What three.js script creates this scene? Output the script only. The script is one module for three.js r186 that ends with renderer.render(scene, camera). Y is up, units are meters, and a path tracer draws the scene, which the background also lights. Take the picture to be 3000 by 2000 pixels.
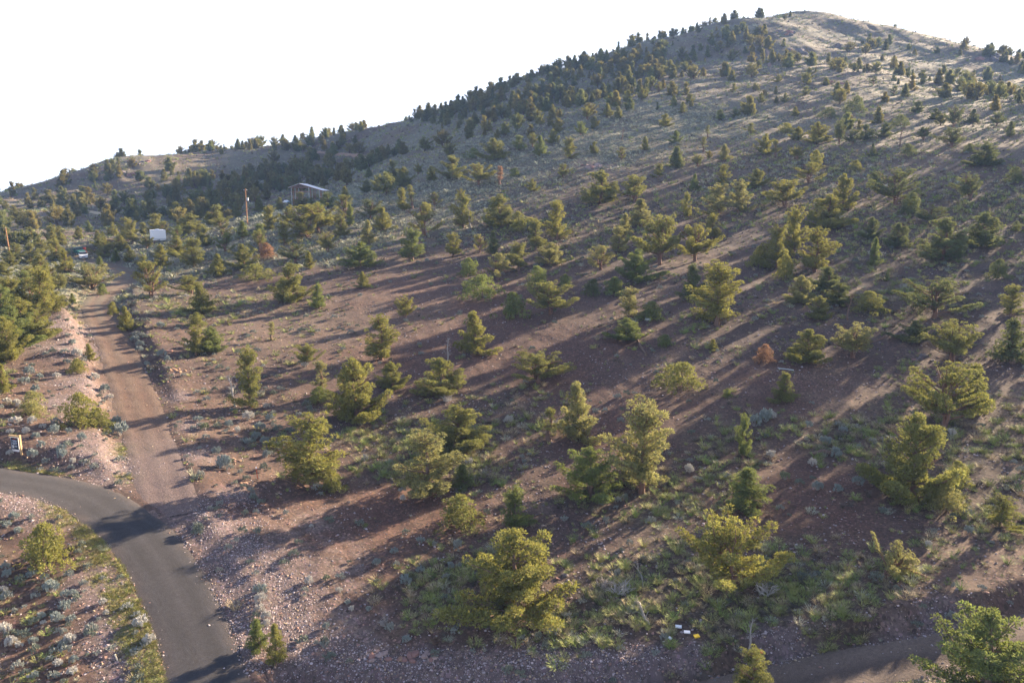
import * as THREE from 'three';
import { mergeGeometries } from 'three/addons/utils/BufferGeometryUtils.js';
import { ImprovedNoise } from 'three/addons/math/ImprovedNoise.js';

// ---------------------------------------------------------------- camera, sky, sun, exposure
const scene = new THREE.Scene();
const EYE = 32, F = 2310, PITCH = 10.5 * Math.PI / 180;              // F: focal length in pixels of a 3000 x 2000 frame
const camera = new THREE.PerspectiveCamera(2 * Math.atan(1000 / F) * 180 / Math.PI, 1.5, 0.5, 4000);
camera.position.set(0, EYE, 0);
camera.rotation.x = -PITCH;
camera.updateMatrixWorld(true);

const SUN_AZ = 50 * Math.PI / 180, SUN_EL = 17.4 * Math.PI / 180;       // azimuth clockwise from the view direction
const sunDir = new THREE.Vector3(Math.sin(SUN_AZ) * Math.cos(SUN_EL), Math.sin(SUN_EL), -Math.cos(SUN_AZ) * Math.cos(SUN_EL));
const sun = new THREE.DirectionalLight(new THREE.Color().setRGB(1, 0.80, 0.56), 5);
sun.position.copy(sunDir).multiplyScalar(500);
sun.castShadow = true;
sun.shadow.radius = 1.6;                                               // a little haze round the low sun
sun.shadow.mapSize.set(4096, 4096);
Object.assign(sun.shadow.camera, { left: -420, right: 420, top: 300, bottom: -300, near: 1, far: 1600 });
sun.target.position.set(0, 30, -250);
sun.position.add(sun.target.position);
scene.add(sun, sun.target);

function makeSky() {
  const W = 256, H = 128, d = new Float32Array(W * H * 4);
  for (let j = 0; j < H; j++) {
    const el = ((j + 0.5) / H - 0.5) * Math.PI, up = Math.max(0, Math.sin(el));
    for (let i = 0; i < W; i++) {
      const a = (i + 0.5) / W * Math.PI * 2 - Math.PI;                 // equirectangular: u = atan2(z, x) / 2 pi + 0.5
      const v = new THREE.Vector3(Math.cos(el) * Math.cos(a), Math.sin(el), Math.cos(el) * Math.sin(a));
      const c = Math.max(0, v.dot(sunDir)), glow = 0.10 * Math.pow(c, 3) + 0.22 * Math.pow(c, 24);
      const k = Math.pow(1 - up, 2.1), o = (j * W + i) * 4;
      d[o] = 0.043 + 0.265 * k + glow; d[o + 1] = 0.064 + 0.275 * k + glow * 0.9; d[o + 2] = 0.120 + 0.285 * k + glow * 0.72; d[o + 3] = 1;
    }
  }
  const t = new THREE.DataTexture(d, W, H, THREE.RGBAFormat, THREE.FloatType);
  t.mapping = THREE.EquirectangularReflectionMapping; t.magFilter = t.minFilter = THREE.LinearFilter; t.needsUpdate = true;
  return t;
}
scene.background = makeSky();
scene.environment = scene.background;
scene.fog = new THREE.FogExp2(0x8fb4f0, 0.00015);

const renderer = new THREE.WebGLRenderer({ antialias: true });
renderer.toneMapping = THREE.LinearToneMapping;
renderer.toneMappingExposure = 5.5;
renderer.shadowMap.enabled = true;

// ---------------------------------------------------------------- helpers
let seed = 7;
const rnd = () => { seed |= 0; seed = seed + 0x6D2B79F5 | 0; let t = Math.imul(seed ^ seed >>> 15, 1 | seed); t = t + Math.imul(t ^ t >>> 7, 61 | t) ^ t; return ((t ^ t >>> 14) >>> 0) / 4294967296; };
const rr = (a, b) => a + (b - a) * rnd();
const pick = (a) => a[Math.floor(rnd() * a.length)];
const noiseGen = new ImprovedNoise();
const noise = (x, y, z = 0.37) => noiseGen.noise(x, y, z);
const fbm = (x, y, n = 4) => { let s = 0, a = 0.5, f = 1; for (let i = 0; i < n; i++) { s += a * noise(x * f, y * f, 3.1 * i + 0.37); a *= 0.5; f *= 2.03; } return s; };
const sstep = (a, b, x) => { const t = Math.min(1, Math.max(0, (x - a) / (b - a))); return t * t * (3 - 2 * t); };
const lerp = (a, b, t) => a + (b - a) * t;
const V = (x, y, z) => new THREE.Vector3(x, y, z);
const lin = (r, g, b) => new THREE.Color().setRGB(r, g, b);
const names = {};
function numbered(n) { const k = names[n] = (names[n] ?? -1) + 1; return k ? n + '_' + String(k).padStart(3, '0') : n; }
function tag(o, label, category, group, kind) {
  o.userData.label = label;
  if (category) o.userData.category = category;
  if (group) o.userData.group = group;
  if (kind) o.userData.kind = kind;
  return o;
}
function shade(o) { o.traverse((m) => { if (m.isMesh) m.castShadow = m.receiveShadow = true; }); return o; }
function part(name, geo, mat, parent) { const m = new THREE.Mesh(geo, mat); m.name = name; m.castShadow = m.receiveShadow = true; parent.add(m); return m; }
function base(name, p, turn = 0) { const g = new THREE.Group(); g.name = numbered(name); g.position.copy(p); g.rotation.y = turn; scene.add(g); return g; }
const std = (c, roughness = 0.95, more = {}) => new THREE.MeshStandardMaterial({ color: c, roughness, metalness: 0, ...more });
function box(w, h, d, x = 0, y = 0, z = 0, rx = 0, ry = 0, rz = 0) {
  const g = new THREE.BoxGeometry(w, h, d);
  if (rx || ry || rz) g.applyMatrix4(new THREE.Matrix4().makeRotationFromEuler(new THREE.Euler(rx, ry, rz)));
  return g.translate(x, y, z);
}
// tapered tube along points with radii
function limb(pts, radii, sides = 6) {
  const n = pts.length, pos = [], idx = [], q = V(), s = V(), t = V(), ref = Math.abs(pts[n - 1].y - pts[0].y) > pts[0].distanceTo(pts[n - 1]) * 0.8 ? V(1, 0, 0.2) : V(0, 1, 0);
  for (let i = 0; i < n; i++) {
    t.copy(pts[Math.min(n - 1, i + 1)]).sub(pts[Math.max(0, i - 1)]).normalize();
    s.crossVectors(t, ref).normalize(); q.crossVectors(s, t);
    for (let k = 0; k < sides; k++) {
      const a = k / sides * Math.PI * 2;
      pos.push(pts[i].x + (s.x * Math.cos(a) + q.x * Math.sin(a)) * radii[i], pts[i].y + (s.y * Math.cos(a) + q.y * Math.sin(a)) * radii[i], pts[i].z + (s.z * Math.cos(a) + q.z * Math.sin(a)) * radii[i]);
    }
    if (i) for (let k = 0; k < sides; k++) { const a = (i - 1) * sides + k, b = (i - 1) * sides + (k + 1) % sides; idx.push(a, b, a + sides, b, b + sides, a + sides); }
  }
  const end = pos.length / 3;
  pos.push(...pts[n - 1].toArray(), ...pts[0].toArray());
  for (let k = 0; k < sides; k++) { idx.push((n - 1) * sides + k, (n - 1) * sides + (k + 1) % sides, end); idx.push((k + 1) % sides, k, end + 1); }
  const g = new THREE.BufferGeometry();
  g.setAttribute('position', new THREE.Float32BufferAttribute(pos, 3)); g.setIndex(idx); g.computeVertexNormals();
  return g;
}

// ---------------------------------------------------------------- terrain: a smooth surface through surveyed points
const right = V(1, 0, 0), upv = V(0, Math.cos(PITCH), -Math.sin(PITCH)), fwd = V(0, -Math.sin(PITCH), -Math.cos(PITCH));
const rayOf = (px, py) => V().addScaledVector(right, (px - 1500) / F).addScaledVector(upv, (1000 - py) / F).add(fwd).normalize();
const survey = [];
const S = (px, py, r, drop) => { const d = rayOf(px, py); survey.push([d.x * r, EYE + d.y * r, d.z * r]); if (drop) { const q = r + 160; survey.push([d.x * q, EYE + d.y * r - drop, d.z * q]); } };
for (const a of [
  // near slope, column by column
  [600, 2000, 60], [0, 2000, 63], [-500, 2000, 66], [1200, 2000, 59], [1800, 2000, 57], [2400, 2000, 57], [3000, 2000, 58], [3500, 2000, 62],
  [100, 1650, 71], [520, 1650, 68], [0, 1390, 80], [430, 1400, 79], [-500, 1400, 84],
  [1000, 1700, 66], [1500, 1700, 65], [2000, 1700, 66], [2600, 1700, 67], [3300, 1700, 72],
  [1000, 1400, 80], [1500, 1400, 79], [2000, 1400, 80], [2600, 1400, 82], [3300, 1400, 88],
  [600, 1200, 96], [50, 1120, 103], [-500, 1100, 108], [330, 1100, 104],
  [1000, 1000, 116], [1500, 1000, 113], [2000, 1000, 110], [2600, 1000, 114], [3300, 1000, 122],
  [600, 960, 124], [260, 900, 134], [50, 880, 138], [-500, 880, 142], [330, 840, 155],
  [1000, 800, 150], [1500, 780, 150], [2000, 760, 150], [2600, 740, 153], [3300, 740, 162],
  [600, 780, 166], [240, 755, 215], [20, 745, 225], [-500, 740, 235], [350, 770, 190],
  [1000, 650, 195], [1500, 620, 192], [2000, 600, 192], [2600, 580, 193], [3300, 580, 198],
  [720, 655, 210], [460, 705, 218], [1100, 560, 250], [1500, 480, 240], [2000, 450, 245], [2600, 430, 246], [3300, 430, 238],
  [890, 585, 285], [1300, 440, 290], [1500, 385, 292], [1700, 335, 305], [1900, 278, 335], [2150, 215, 390], [2000, 340, 300], [2600, 320, 310], [2300, 330, 305], [2950, 355, 290], [3300, 340, 270],
  [2350, 180, 440], [2600, 220, 400], [2500, 110, 540],
  // hollow on the far right
  [3000, 290, 400], [3300, 290, 400], [2850, 240, 450], [3000, 225, 490],
  // flank beyond the crest, in its own shade
  [1700, 290, 360], [1500, 350, 335], [1300, 412, 335], [1100, 485, 330], [900, 540, 350], [1500, 300, 376], [1300, 365, 380], [1700, 230, 404], [1800, 210, 418], [1200, 420, 370], [900, 480, 400], [2000, 160, 462],
  // gully and the tan hill on the far left
  [500, 640, 290], [300, 670, 280], [100, 690, 275], [-300, 690, 275], [50, 640, 330], [200, 600, 365], [400, 570, 370], [600, 560, 350], [300, 520, 405], [500, 500, 410], [700, 500, 410],
]) S(...a);
for (const a of [[-600, 640, 480, 20], [-200, 600, 470, 25], [0, 580, 455, 40], [150, 538, 450, 45], [290, 470, 445, 50], [380, 456, 445, 55], [520, 452, 455, 40], [700, 436, 460, 35], [900, 410, 440, 40], [1150, 365, 428, 55],
  [1300, 325, 436, 65], [1500, 250, 432, 80], [1750, 168, 458, 80], [1900, 118, 482, 80], [2100, 72, 538, 70], [2300, 62, 620, 70], [2500, 70, 610, 70], [2700, 98, 590, 70], [2850, 140, 575, 60], [3000, 170, 555, 50], [3400, 260, 520, 50]]) S(...a);
survey.push([0, -22, 30], [-60, -14, 0], [60, -16, 0], [0, -12, -18], [200, -8, 0], [150, 2, -60], [-200, -10, 0], [0, -26, 160]);

const K = 0.01, tps = (() => {
  const n = survey.length, N = n + 3, A = [], b = new Float64Array(N);
  const U = (dx, dz) => { const q = dx * dx + dz * dz; return q > 1e-12 ? 0.5 * q * Math.log(q) : 0; };
  for (let i = 0; i < N; i++) A.push(new Float64Array(N));
  for (let i = 0; i < n; i++) {
    const [x, y, z] = survey[i];
    for (let j = 0; j < n; j++) A[i][j] = U((x - survey[j][0]) * K, (z - survey[j][2]) * K);
    A[i][i] += 0.006;
    A[i][n] = A[n][i] = 1; A[i][n + 1] = A[n + 1][i] = x * K; A[i][n + 2] = A[n + 2][i] = z * K; b[i] = y;
  }
  for (let c = 0; c < N; c++) {
    let p = c; for (let r = c + 1; r < N; r++) if (Math.abs(A[r][c]) > Math.abs(A[p][c])) p = r;
    [A[c], A[p]] = [A[p], A[c]]; [b[c], b[p]] = [b[p], b[c]];
    for (let r = c + 1; r < N; r++) { const m = A[r][c] / A[c][c]; if (!m) continue; for (let k = c; k < N; k++) A[r][k] -= m * A[c][k]; b[r] -= m * b[c]; }
  }
  const w = new Float64Array(N);
  for (let r = N - 1; r >= 0; r--) { let s = b[r]; for (let k = r + 1; k < N; k++) s -= A[r][k] * w[k]; w[r] = s / A[r][r]; }
  return (x, z) => {
    x *= K; z *= K; let s = w[n] + w[n + 1] * x + w[n + 2] * z;
    for (let i = 0; i < n; i++) { const dx = x - survey[i][0] * K, dz = z - survey[i][2] * K, q = dx * dx + dz * dz; if (q > 1e-12) s += w[i] * 0.5 * q * Math.log(q); }
    return s;
  };
})();
function rough(x, z) {                                                // hummocks, gullies and small ledges
  const r = Math.hypot(x, z), far = sstep(150, 420, r);
  return fbm(x * 0.03, z * 0.03, 3) * (0.7 + 2.0 * far) + fbm(x * 0.16 + 9, z * 0.16, 3) * (0.22 + 0.9 * far) + noise(x * 0.9, z * 0.9) * 0.07
    + far * 1.3 * Math.max(0, fbm(x * 0.022 + 40, z * 0.05 - 7, 4)) ;
}
const mounds = [];                                                    // heaps: x, z, radius, height
const wild = (x, z) => { let h = tps(x, z) + rough(x, z); for (const [mx, mz, r, t] of mounds) { const q = ((x - mx) ** 2 + (z - mz) ** 2) / (r * r); if (q < 4) h += t * Math.exp(-2 * q); } return h; };
function cast(px, py, h, from = 34) {                                  // the point of the ground seen at a pixel of the photograph
  const d = rayOf(px, py); let a = from, b = from;
  for (; b < 1100; b *= 1.006) { if (EYE + d.y * b < h(d.x * b, d.z * b)) break; a = b; }
  if (b >= 1100) return null;
  for (let i = 0; i < 22; i++) { const m = (a + b) / 2; if (EYE + d.y * m < h(d.x * m, d.z * m)) b = m; else a = m; }
  return V(d.x * b, h(d.x * b, d.z * b), d.z * b);
}
for (const [x, y, r, t] of [[2290, 1905, 1.7, 0.95], [385, 1390, 1.6, 0.8], [180, 985, 3.2, 1.1], [190, 925, 3.2, 1.0], [165, 1045, 2.6, 0.7]]) { const p = cast(x, y, tps); mounds.push([p.x, p.z, r, t]); }
// roads: centre lines on the ground, evened out, then cut into the slope
function roadLine(pix, width, sink, bank, even = 5) {
  const c = new THREE.CatmullRomCurve3(pix.map(([x, y]) => cast(x, y, tps)).filter(Boolean), false, 'centripetal');
  const n = Math.ceil(c.getLength()), p = c.getSpacedPoints(n);
  let hs = p.map((q, i) => tps(q.x, q.z) - sink * sstep(0, 16, i));
  for (let k = 0; k < 12; k++) hs = hs.map((_, i) => { let s = 0, m = 0; for (let j = -even; j <= even; j++) if (hs[i + j] !== undefined) { s += hs[i + j]; m++; } return s / m; });
  p.forEach((q, i) => { q.y = hs[i]; });
  const bb = new THREE.Box3().setFromPoints(p).expandByScalar(width + bank + 2);
  return { p, width, bank, bb };
}
const roads = {};
Object.assign(roads, {
  asphalt: roadLine([[-350, 1345], [-150, 1350], [0, 1380], [130, 1405], [260, 1450], [390, 1545], [470, 1640], [530, 1760], [575, 1880], [610, 2010], [640, 2180], [650, 2400]], 4.9, 0.15, 3.0),
  track: roadLine([[505, 1500], [470, 1390], [420, 1230], [370, 1080], [320, 960], [285, 890], [300, 850], [355, 820], [372, 795], [340, 772], [285, 758], [240, 752], [215, 742], [260, 735], [330, 727]], 4.6, 0.9, 2.6, 6),
  dirt: roadLine([[3300, 1740], [3000, 1820], [2800, 1862], [2500, 1925], [2250, 1992], [1900, 2065], [1500, 2105], [1100, 2105], [640, 2080]], 4.4, 0.85, 1.5),
});
{                                                                     // the track meets the asphalt at its own level
  const tr = roads.track.p;
  tr.forEach((q, i) => { const n = nearRoad(roads.asphalt, q.x, q.z); if (n) q.y = lerp(n[1] - 0.03, q.y, sstep(2, 13, n[0])); });
}
function nearRoad(R, x, z) {
  const b = R.bb; if (x < b.min.x || x > b.max.x || z < b.min.z || z > b.max.z) return null;
  let best = 1e9, bi = 0; const p = R.p;
  for (let i = 0; i < p.length; i++) { const dx = x - p[i].x, dz = z - p[i].z, q = dx * dx + dz * dz; if (q < best) { best = q; bi = i; } }
  let h = p[bi].y, d = Math.sqrt(best), i1 = 0, f = 0;                 // finer: along the better neighbouring stretch
  for (const s of [-1, 1]) {
    const a = p[bi], c = p[bi + s]; if (!c) continue;
    const ex = c.x - a.x, ez = c.z - a.z, t = Math.min(1, Math.max(0, ((x - a.x) * ex + (z - a.z) * ez) / (ex * ex + ez * ez)));
    const dd = Math.hypot(x - a.x - ex * t, z - a.z - ez * t); if (dd <= d) { d = dd; h = lerp(a.y, c.y, t); }
  }
  return [d, h];
}
function height(x, z, sunk = false) {
  let h = wild(x, z);
  for (const k of ['dirt', 'track', 'asphalt']) {
    const R = roads[k], n = nearRoad(R, x, z); if (!n) continue;
    const edge = R.width / 2 + 0.3, w = 1 - sstep(edge, edge + R.bank * (1 + 0.5 * noise(x * 0.35, z * 0.35)), n[0]);
    if (w > 0) h = lerp(h, n[1] + (k === 'asphalt' ? 0 : noise(x * 0.7, z * 0.7) * 0.05) - (sunk && n[0] < R.width / 2 + 0.1 ? 0.06 : 0), w);
  }
  return h;
}
const hit = (px, py) => { const p = cast(px, py, height); if (!p) console.log('no ground at', px, py); return p; };
const depthOf = (p) => V().copy(p).sub(camera.position).dot(fwd);
const pixelOf = (p) => { const q = V().copy(p).sub(camera.position), d = q.dot(fwd); return [1500 + F * q.dot(right) / d, 1000 - F * q.dot(upv) / d, d]; };

// ---------------------------------------------------------------- ground cover zones, laid out on the ground
const zones = { sage: [], rubble: [], verge: [], bunch: [], paleSoil: [], ledge: [], red: [] };
const Z = (k, list) => { for (const [x, y, r] of list) { const p = hit(x, y); if (p) zones[k].push([p.x, p.z, r]); } };
Z('sage', [[700, 650, 30], [900, 650, 30], [1100, 620, 28], [1300, 560, 25], [1500, 490, 25], [1700, 430, 30], [1250, 640, 15], [850, 720, 20], [1000, 715, 12], [450, 770, 20], [600, 750, 20], [150, 800, 22], [60, 850, 18], [200, 860, 9], [1900, 350, 35], [1100, 540, 25], [1400, 430, 22], [450, 810, 9], [130, 760, 22]]);
Z('rubble', [[560, 1500, 2.6], [640, 1560, 3.6], [700, 1630, 3.6], [740, 1720, 4], [800, 1830, 4], [900, 1920, 3.2], [680, 1450, 1.8], [1000, 1960, 2.4], [1080, 1968, 2], [1150, 1975, 2], [1220, 1980, 2], [1300, 1982, 2], [1380, 1982, 2], [1450, 1980, 2], [1530, 1978, 2], [1600, 1972, 2], [1680, 1965, 2], [1750, 1960, 1.8], [1830, 1950, 1.8], [1900, 1940, 1.6], [2020, 1920, 1.3], [180, 940, 5], [170, 1010, 5], [240, 1120, 3], [200, 1180, 3], [300, 1330, 4], [330, 1380, 2.5], [120, 1480, 3], [40, 1450, 3], [270, 1720, 2.2], [320, 1850, 2.2], [380, 1930, 2.2], [2290, 1900, 2], [590, 1330, 1.8], [560, 1250, 1.6], [520, 1160, 1.4], [720, 1880, 3], [2750, 1830, 1.4], [2700, 1960, 3], [2820, 1985, 3]]);
Z('verge', [[270, 1520, 2.2], [225, 1490, 2.0], [325, 1590, 2.2], [375, 1670, 2.1], [350, 1630, 2], [410, 1750, 2.0], [395, 1710, 2], [440, 1840, 1.9], [425, 1795, 1.9], [465, 1920, 1.9], [452, 1880, 1.9], [485, 1995, 1.9], [475, 1955, 1.8], [160, 1440, 2.0], [110, 1415, 2], [60, 1400, 2.0], [10, 1390, 2], [2500, 1990, 2.5], [2620, 1985, 2], [390, 1400, 1.2], [380, 1320, 1.6]]);
Z('bunch', [[2300, 1800, 10], [2050, 1780, 8], [1850, 1800, 7], [1700, 1900, 4], [2600, 1300, 9], [2900, 1300, 10], [2150, 1300, 6], [1330, 1690, 5], [1250, 1320, 9], [2700, 680, 22], [2900, 600, 22], [2250, 560, 24], [1700, 700, 16], [2000, 1440, 7], [2550, 850, 12], [600, 900, 8], [1500, 1230, 7], [2920, 1480, 7], [2400, 480, 22]]);
Z('paleSoil', [[230, 960, 4], [260, 1040, 3.5], [300, 1180, 3], [410, 1330, 2.6], [215, 900, 5], [50, 620, 50], [300, 560, 45], [500, 500, 35], [180, 610, 40], [2300, 280, 45], [2600, 330, 40], [2700, 430, 30], [2450, 200, 60], [2150, 420, 22], [1050, 930, 12], [850, 960, 10], [700, 900, 8], [2450, 1130, 6], [2900, 1180, 6], [1950, 1560, 4]]);  // pale dusty soil; two right-slope patches are sunlit ground painted pale
Z('ledge', [[900, 1540, 3], [960, 1620, 3.4], [900, 1660, 3], [1000, 1690, 3], [950, 1770, 3], [980, 1830, 2.4], [1050, 1850, 2.4], [2650, 1840, 1.6], [2800, 1835, 2], [1720, 480, 5], [1780, 492, 5]]);
Z('red', [[1300, 1000, 16], [1500, 900, 14], [1200, 870, 12], [700, 1500, 4], [1800, 1250, 10], [2300, 1450, 9], [1150, 1500, 8], [2350, 1120, 8], [1700, 490, 9], [1600, 1050, 14], [750, 800, 10]]);
function zone(k, x, z) {
  let w = 0;
  for (const [cx, cz, r] of zones[k]) { const dx = x - cx, dz = z - cz, q = (dx * dx + dz * dz) / (r * r); if (q < 4) w = Math.max(w, 1 - sstep(0.25, 1.6, Math.sqrt(q) + 0.5 * noise(x * 2.2 / r + cx, z * 2.2 / r))); }
  return w;
}

// ---------------------------------------------------------------- ground
function tileTexture(size, f, srgb = true) {
  const d = new Uint8Array(size * size * 4);
  for (let j = 0; j < size; j++) for (let i = 0; i < size; i++) { const c = f(i / size, j / size), o = (j * size + i) * 4; d[o] = c[0]; d[o + 1] = c[1]; d[o + 2] = c[2]; d[o + 3] = 255; }
  const t = new THREE.DataTexture(d, size, size);
  t.wrapS = t.wrapT = THREE.RepeatWrapping; t.magFilter = THREE.LinearFilter; t.minFilter = THREE.LinearMipmapLinearFilter; t.generateMipmaps = true; if (srgb) t.colorSpace = THREE.SRGBColorSpace; t.needsUpdate = true;
  return t;
}
const tnoise = (u, v, f, s) => { const a = u * Math.PI * 2, b = v * Math.PI * 2, k = f / 6.2832; return noiseGen.noise(Math.cos(a) * k + s, Math.sin(a) * k + Math.cos(b) * k, Math.sin(b) * k + s * 1.7); };
function stonyTexture(size, count, rMax, tone) {                       // soil grain with loose stones of many tones
  const lum = new Float32Array(size * size).fill(1), hue = new Float32Array(size * size);
  for (let j = 0; j < size; j++) for (let i = 0; i < size; i++) { const u = i / size, v = j / size; lum[j * size + i] = 0.80 + 0.22 * tnoise(u, v, 14, 1) + 0.22 * tnoise(u, v, 60, 5) + 0.4 * (rnd() - 0.5); }
  for (let k = 0; k < count; k++) {
    const r = 1.2 + Math.pow(rnd(), 3) * rMax, cx = rnd() * size, cy = rnd() * size, L = 0.42 + Math.pow(rnd(), 1.5) * tone, h = rnd() - 0.5, e = rr(0.6, 1), a = rnd() * 3.14, ca = Math.cos(a), sa = Math.sin(a);
    for (let y = -Math.ceil(r); y <= r; y++) for (let x = -Math.ceil(r); x <= r; x++) {
      const p = (x * ca + y * sa) / r, q = (-x * sa + y * ca) / (r * e); if (p * p + q * q > 1) continue;
      const o = ((Math.floor(cy + y) + size) % size) * size + (Math.floor(cx + x) + size) % size; lum[o] = L * (0.94 + 0.12 * rnd()); hue[o] = h;
    }
  }
  return tileTexture(size, (u, v) => { const o = Math.round(v * size) * size + Math.round(u * size), l = Math.pow(Math.max(0.05, lum[o]), 0.4545) * 205, h = hue[o]; return [Math.min(255, l * (1 + 0.05 * h)), Math.min(255, l * (1 - 0.03 * h)), Math.min(255, l * (1 + 0.10 * h))]; });
}
const soilMap = stonyTexture(1024, 15000, 9, 1.15), gritMap = stonyTexture(512, 9000, 2.2, 0.9);
const soilBump = tileTexture(512, (u, v) => { const l = 128 + 60 * tnoise(u, v, 20, 2) + 50 * tnoise(u, v, 60, 8) + 40 * (rnd() - 0.5); return [l, l, l]; }, false);
const COL = { soil: lin(0.180, 0.102, 0.072), soil2: lin(0.120, 0.069, 0.054), red: lin(0.185, 0.084, 0.056), paleSoil: lin(0.300, 0.208, 0.142), sage: lin(0.250, 0.255, 0.170), rubble: lin(0.230, 0.168, 0.165), verge: lin(0.185, 0.165, 0.060), bunch: lin(0.160, 0.130, 0.072), ledge: lin(0.330, 0.235, 0.205), dry: lin(0.290, 0.250, 0.160) };
function soilColor(x, z, c = new THREE.Color()) {
  const a = fbm(x * 0.05, z * 0.05, 4), b = fbm(x * 0.35 + 20, z * 0.35, 4), r = Math.hypot(x, z), far = sstep(170, 330, r);
  c.copy(COL.soil).lerp(COL.soil2, sstep(-0.25, 0.3, a)).lerp(COL.paleSoil, 0.42 * sstep(0.0, 0.4, b)).lerp(COL.dry, 0.42 * far * (x > -60 ? 1 : 0.4));
  c.lerp(COL.red, 0.75 * zone('red', x, z));
  c.lerp(COL.sage, far * 0.62 * sstep(-0.25, 0.2, fbm(x * 0.06 + 5, z * 0.06, 3)));
  c.lerp(COL.paleSoil, 0.6 * zone('paleSoil', x, z) * (0.6 + b)).lerp(COL.bunch, 0.35 * zone('bunch', x, z) * (0.7 + b)).lerp(COL.sage, 0.7 * zone('sage', x, z) * (0.75 + b));
  const l = zone('ledge', x, z); if (l) c.lerp(COL.ledge, l * 0.75 * sstep(-0.25, 0.25, fbm(x * 0.5 + z * 0.5, z * 1.6 - x * 0.6, 3)));
  c.lerp(COL.rubble, 0.85 * zone('rubble', x, z)).lerp(COL.verge, 0.85 * zone('verge', x, z) * sstep(-0.3, 0.2, fbm(x * 0.7, z * 0.7, 3)));
  return c;
}
{
  const NA = 560, NR = 640, pos = [], col = [], uv = [], idx = [], c = new THREE.Color(), A = 82 * Math.PI / 180;
  for (let j = 0; j <= NR; j++) {
    const t = j / NR, r = 14 * Math.pow(1350 / 14, t) - 8;
    for (let i = 0; i <= NA; i++) {
      const s = i / NA * 2 - 1, a = A * (0.62 * s + 0.38 * s * s * s), x = Math.sin(a) * r, z = 6 - Math.cos(a) * r;
      pos.push(x, height(x, z, true), z); soilColor(x, z, c); col.push(c.r, c.g, c.b); uv.push(x / 15, z / 15);
      if (i && j) { const q = j * (NA + 1) + i; idx.push(q - NA - 2, q - NA - 1, q - 1, q - 1, q - NA - 1, q); }
    }
  }
  const g = new THREE.BufferGeometry();
  g.setAttribute('position', new THREE.Float32BufferAttribute(pos, 3)); g.setAttribute('color', new THREE.Float32BufferAttribute(col, 3)); g.setAttribute('uv', new THREE.Float32BufferAttribute(uv, 2));
  g.setIndex(idx); g.computeVertexNormals();
  const m = part('hillside_ground', g, std(0xffffff, 1, { vertexColors: true, map: soilMap, bumpMap: soilBump, bumpScale: 0.05 }), scene);
  tag(m, 'red stony hillside ground rising from the road to the rounded summit', null, null, 'structure');
}
function ribbon(name, R, mat, label, col, ragged, lift = 0.012) {
  const pos = [], uv = [], colr = [], idx = [], p = R.p, M = 10, t = V(), c = new THREE.Color(); let s = 0, rows = 0;
  for (let i = 0; i < p.length - 1; i++) for (const f of [0, 0.5]) {
    const q = V().copy(p[i]).lerp(p[i + 1], f); t.copy(p[Math.min(p.length - 1, i + 1)]).sub(p[Math.max(0, i - 1)]).setY(0).normalize();
    const nx = -t.z, nz = t.x, wl = R.width / 2 * (1 + ragged * fbm(s * 0.3, 3.3, 3)), wr = R.width / 2 * (1 + ragged * fbm(s * 0.3, 8.8, 3));
    for (let k = 0; k <= M; k++) {
      const e = k / M * 2 - 1, w = e < 0 ? e * wl : e * wr, x = q.x + nx * w, z = q.z + nz * w, rim = Math.abs(e) > 0.99 ? 0.05 : 0;
      pos.push(x, q.y + lift + (ragged > 0.1 ? noise(x * 0.7, z * 0.7) * 0.05 - 0.045 * Math.exp(-Math.pow((Math.abs(w) - 0.85) / 0.3, 2)) : 0.03 * (1 - e * e)) - rim, z); uv.push(x / 4, z / 4); col(c, w, s, x, z); colr.push(c.r, c.g, c.b);
      if (k && rows) { const o = rows * (M + 1) + k; idx.push(o - M - 2, o - 1, o - M - 1, o - 1, o, o - M - 1); }
    }
    rows++; s += 0.5;
  }
  const g = new THREE.BufferGeometry();
  g.setAttribute('position', new THREE.Float32BufferAttribute(pos, 3)); g.setAttribute('color', new THREE.Float32BufferAttribute(colr, 3)); g.setAttribute('uv', new THREE.Float32BufferAttribute(uv, 2));
  g.setIndex(idx); g.computeVertexNormals();
  return tag(part(name, g, mat, scene), label, null, null, 'structure');
}
ribbon('asphalt_road', roads.asphalt, std(0xffffff, 0.92, { vertexColors: true, map: gritMap, bumpMap: soilBump, bumpScale: 0.012 }), 'narrow dark asphalt road curving round the foot of the hill',
  (c, w, s, x, z) => c.setRGB(0.058, 0.053, 0.060).multiplyScalar(1 + 0.35 * fbm(x * 0.4, z * 0.4, 3) + 0.16 * Math.cos(w * 3.7) + 0.3 * fbm(w * 2.2 + 3, s * 0.05, 3)).lerp(lin(0.2, 0.15, 0.13), 0.5 * sstep(1.7, 2.5, Math.abs(w) + 0.9 * fbm(x * 0.6, z * 0.6, 3))), 0.09);
ribbon('gravel_track', roads.track, std(0xffffff, 1, { vertexColors: true, map: soilMap, bumpMap: soilBump, bumpScale: 0.03 }), 'reddish gravel track climbing from the asphalt past the parked cars',
  (c, w, s, x, z) => { soilColor(x, z, c).lerp(COL.paleSoil, 0.35 + 0.5 * fbm(x * 0.3, z * 0.3, 3)); c.lerp(lin(0.235, 0.125, 0.080), (0.9 - 0.4 * sstep(15, 30, s) * 0) * Math.exp(-Math.pow((Math.abs(w) - 0.9) / 0.5, 2)) * (0.7 + 0.6 * fbm(x * 0.5, z * 0.5, 3))); c.lerp(COL.rubble, (1 - sstep(8, 26, s)) * 0.7); }, 0.3);
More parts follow.
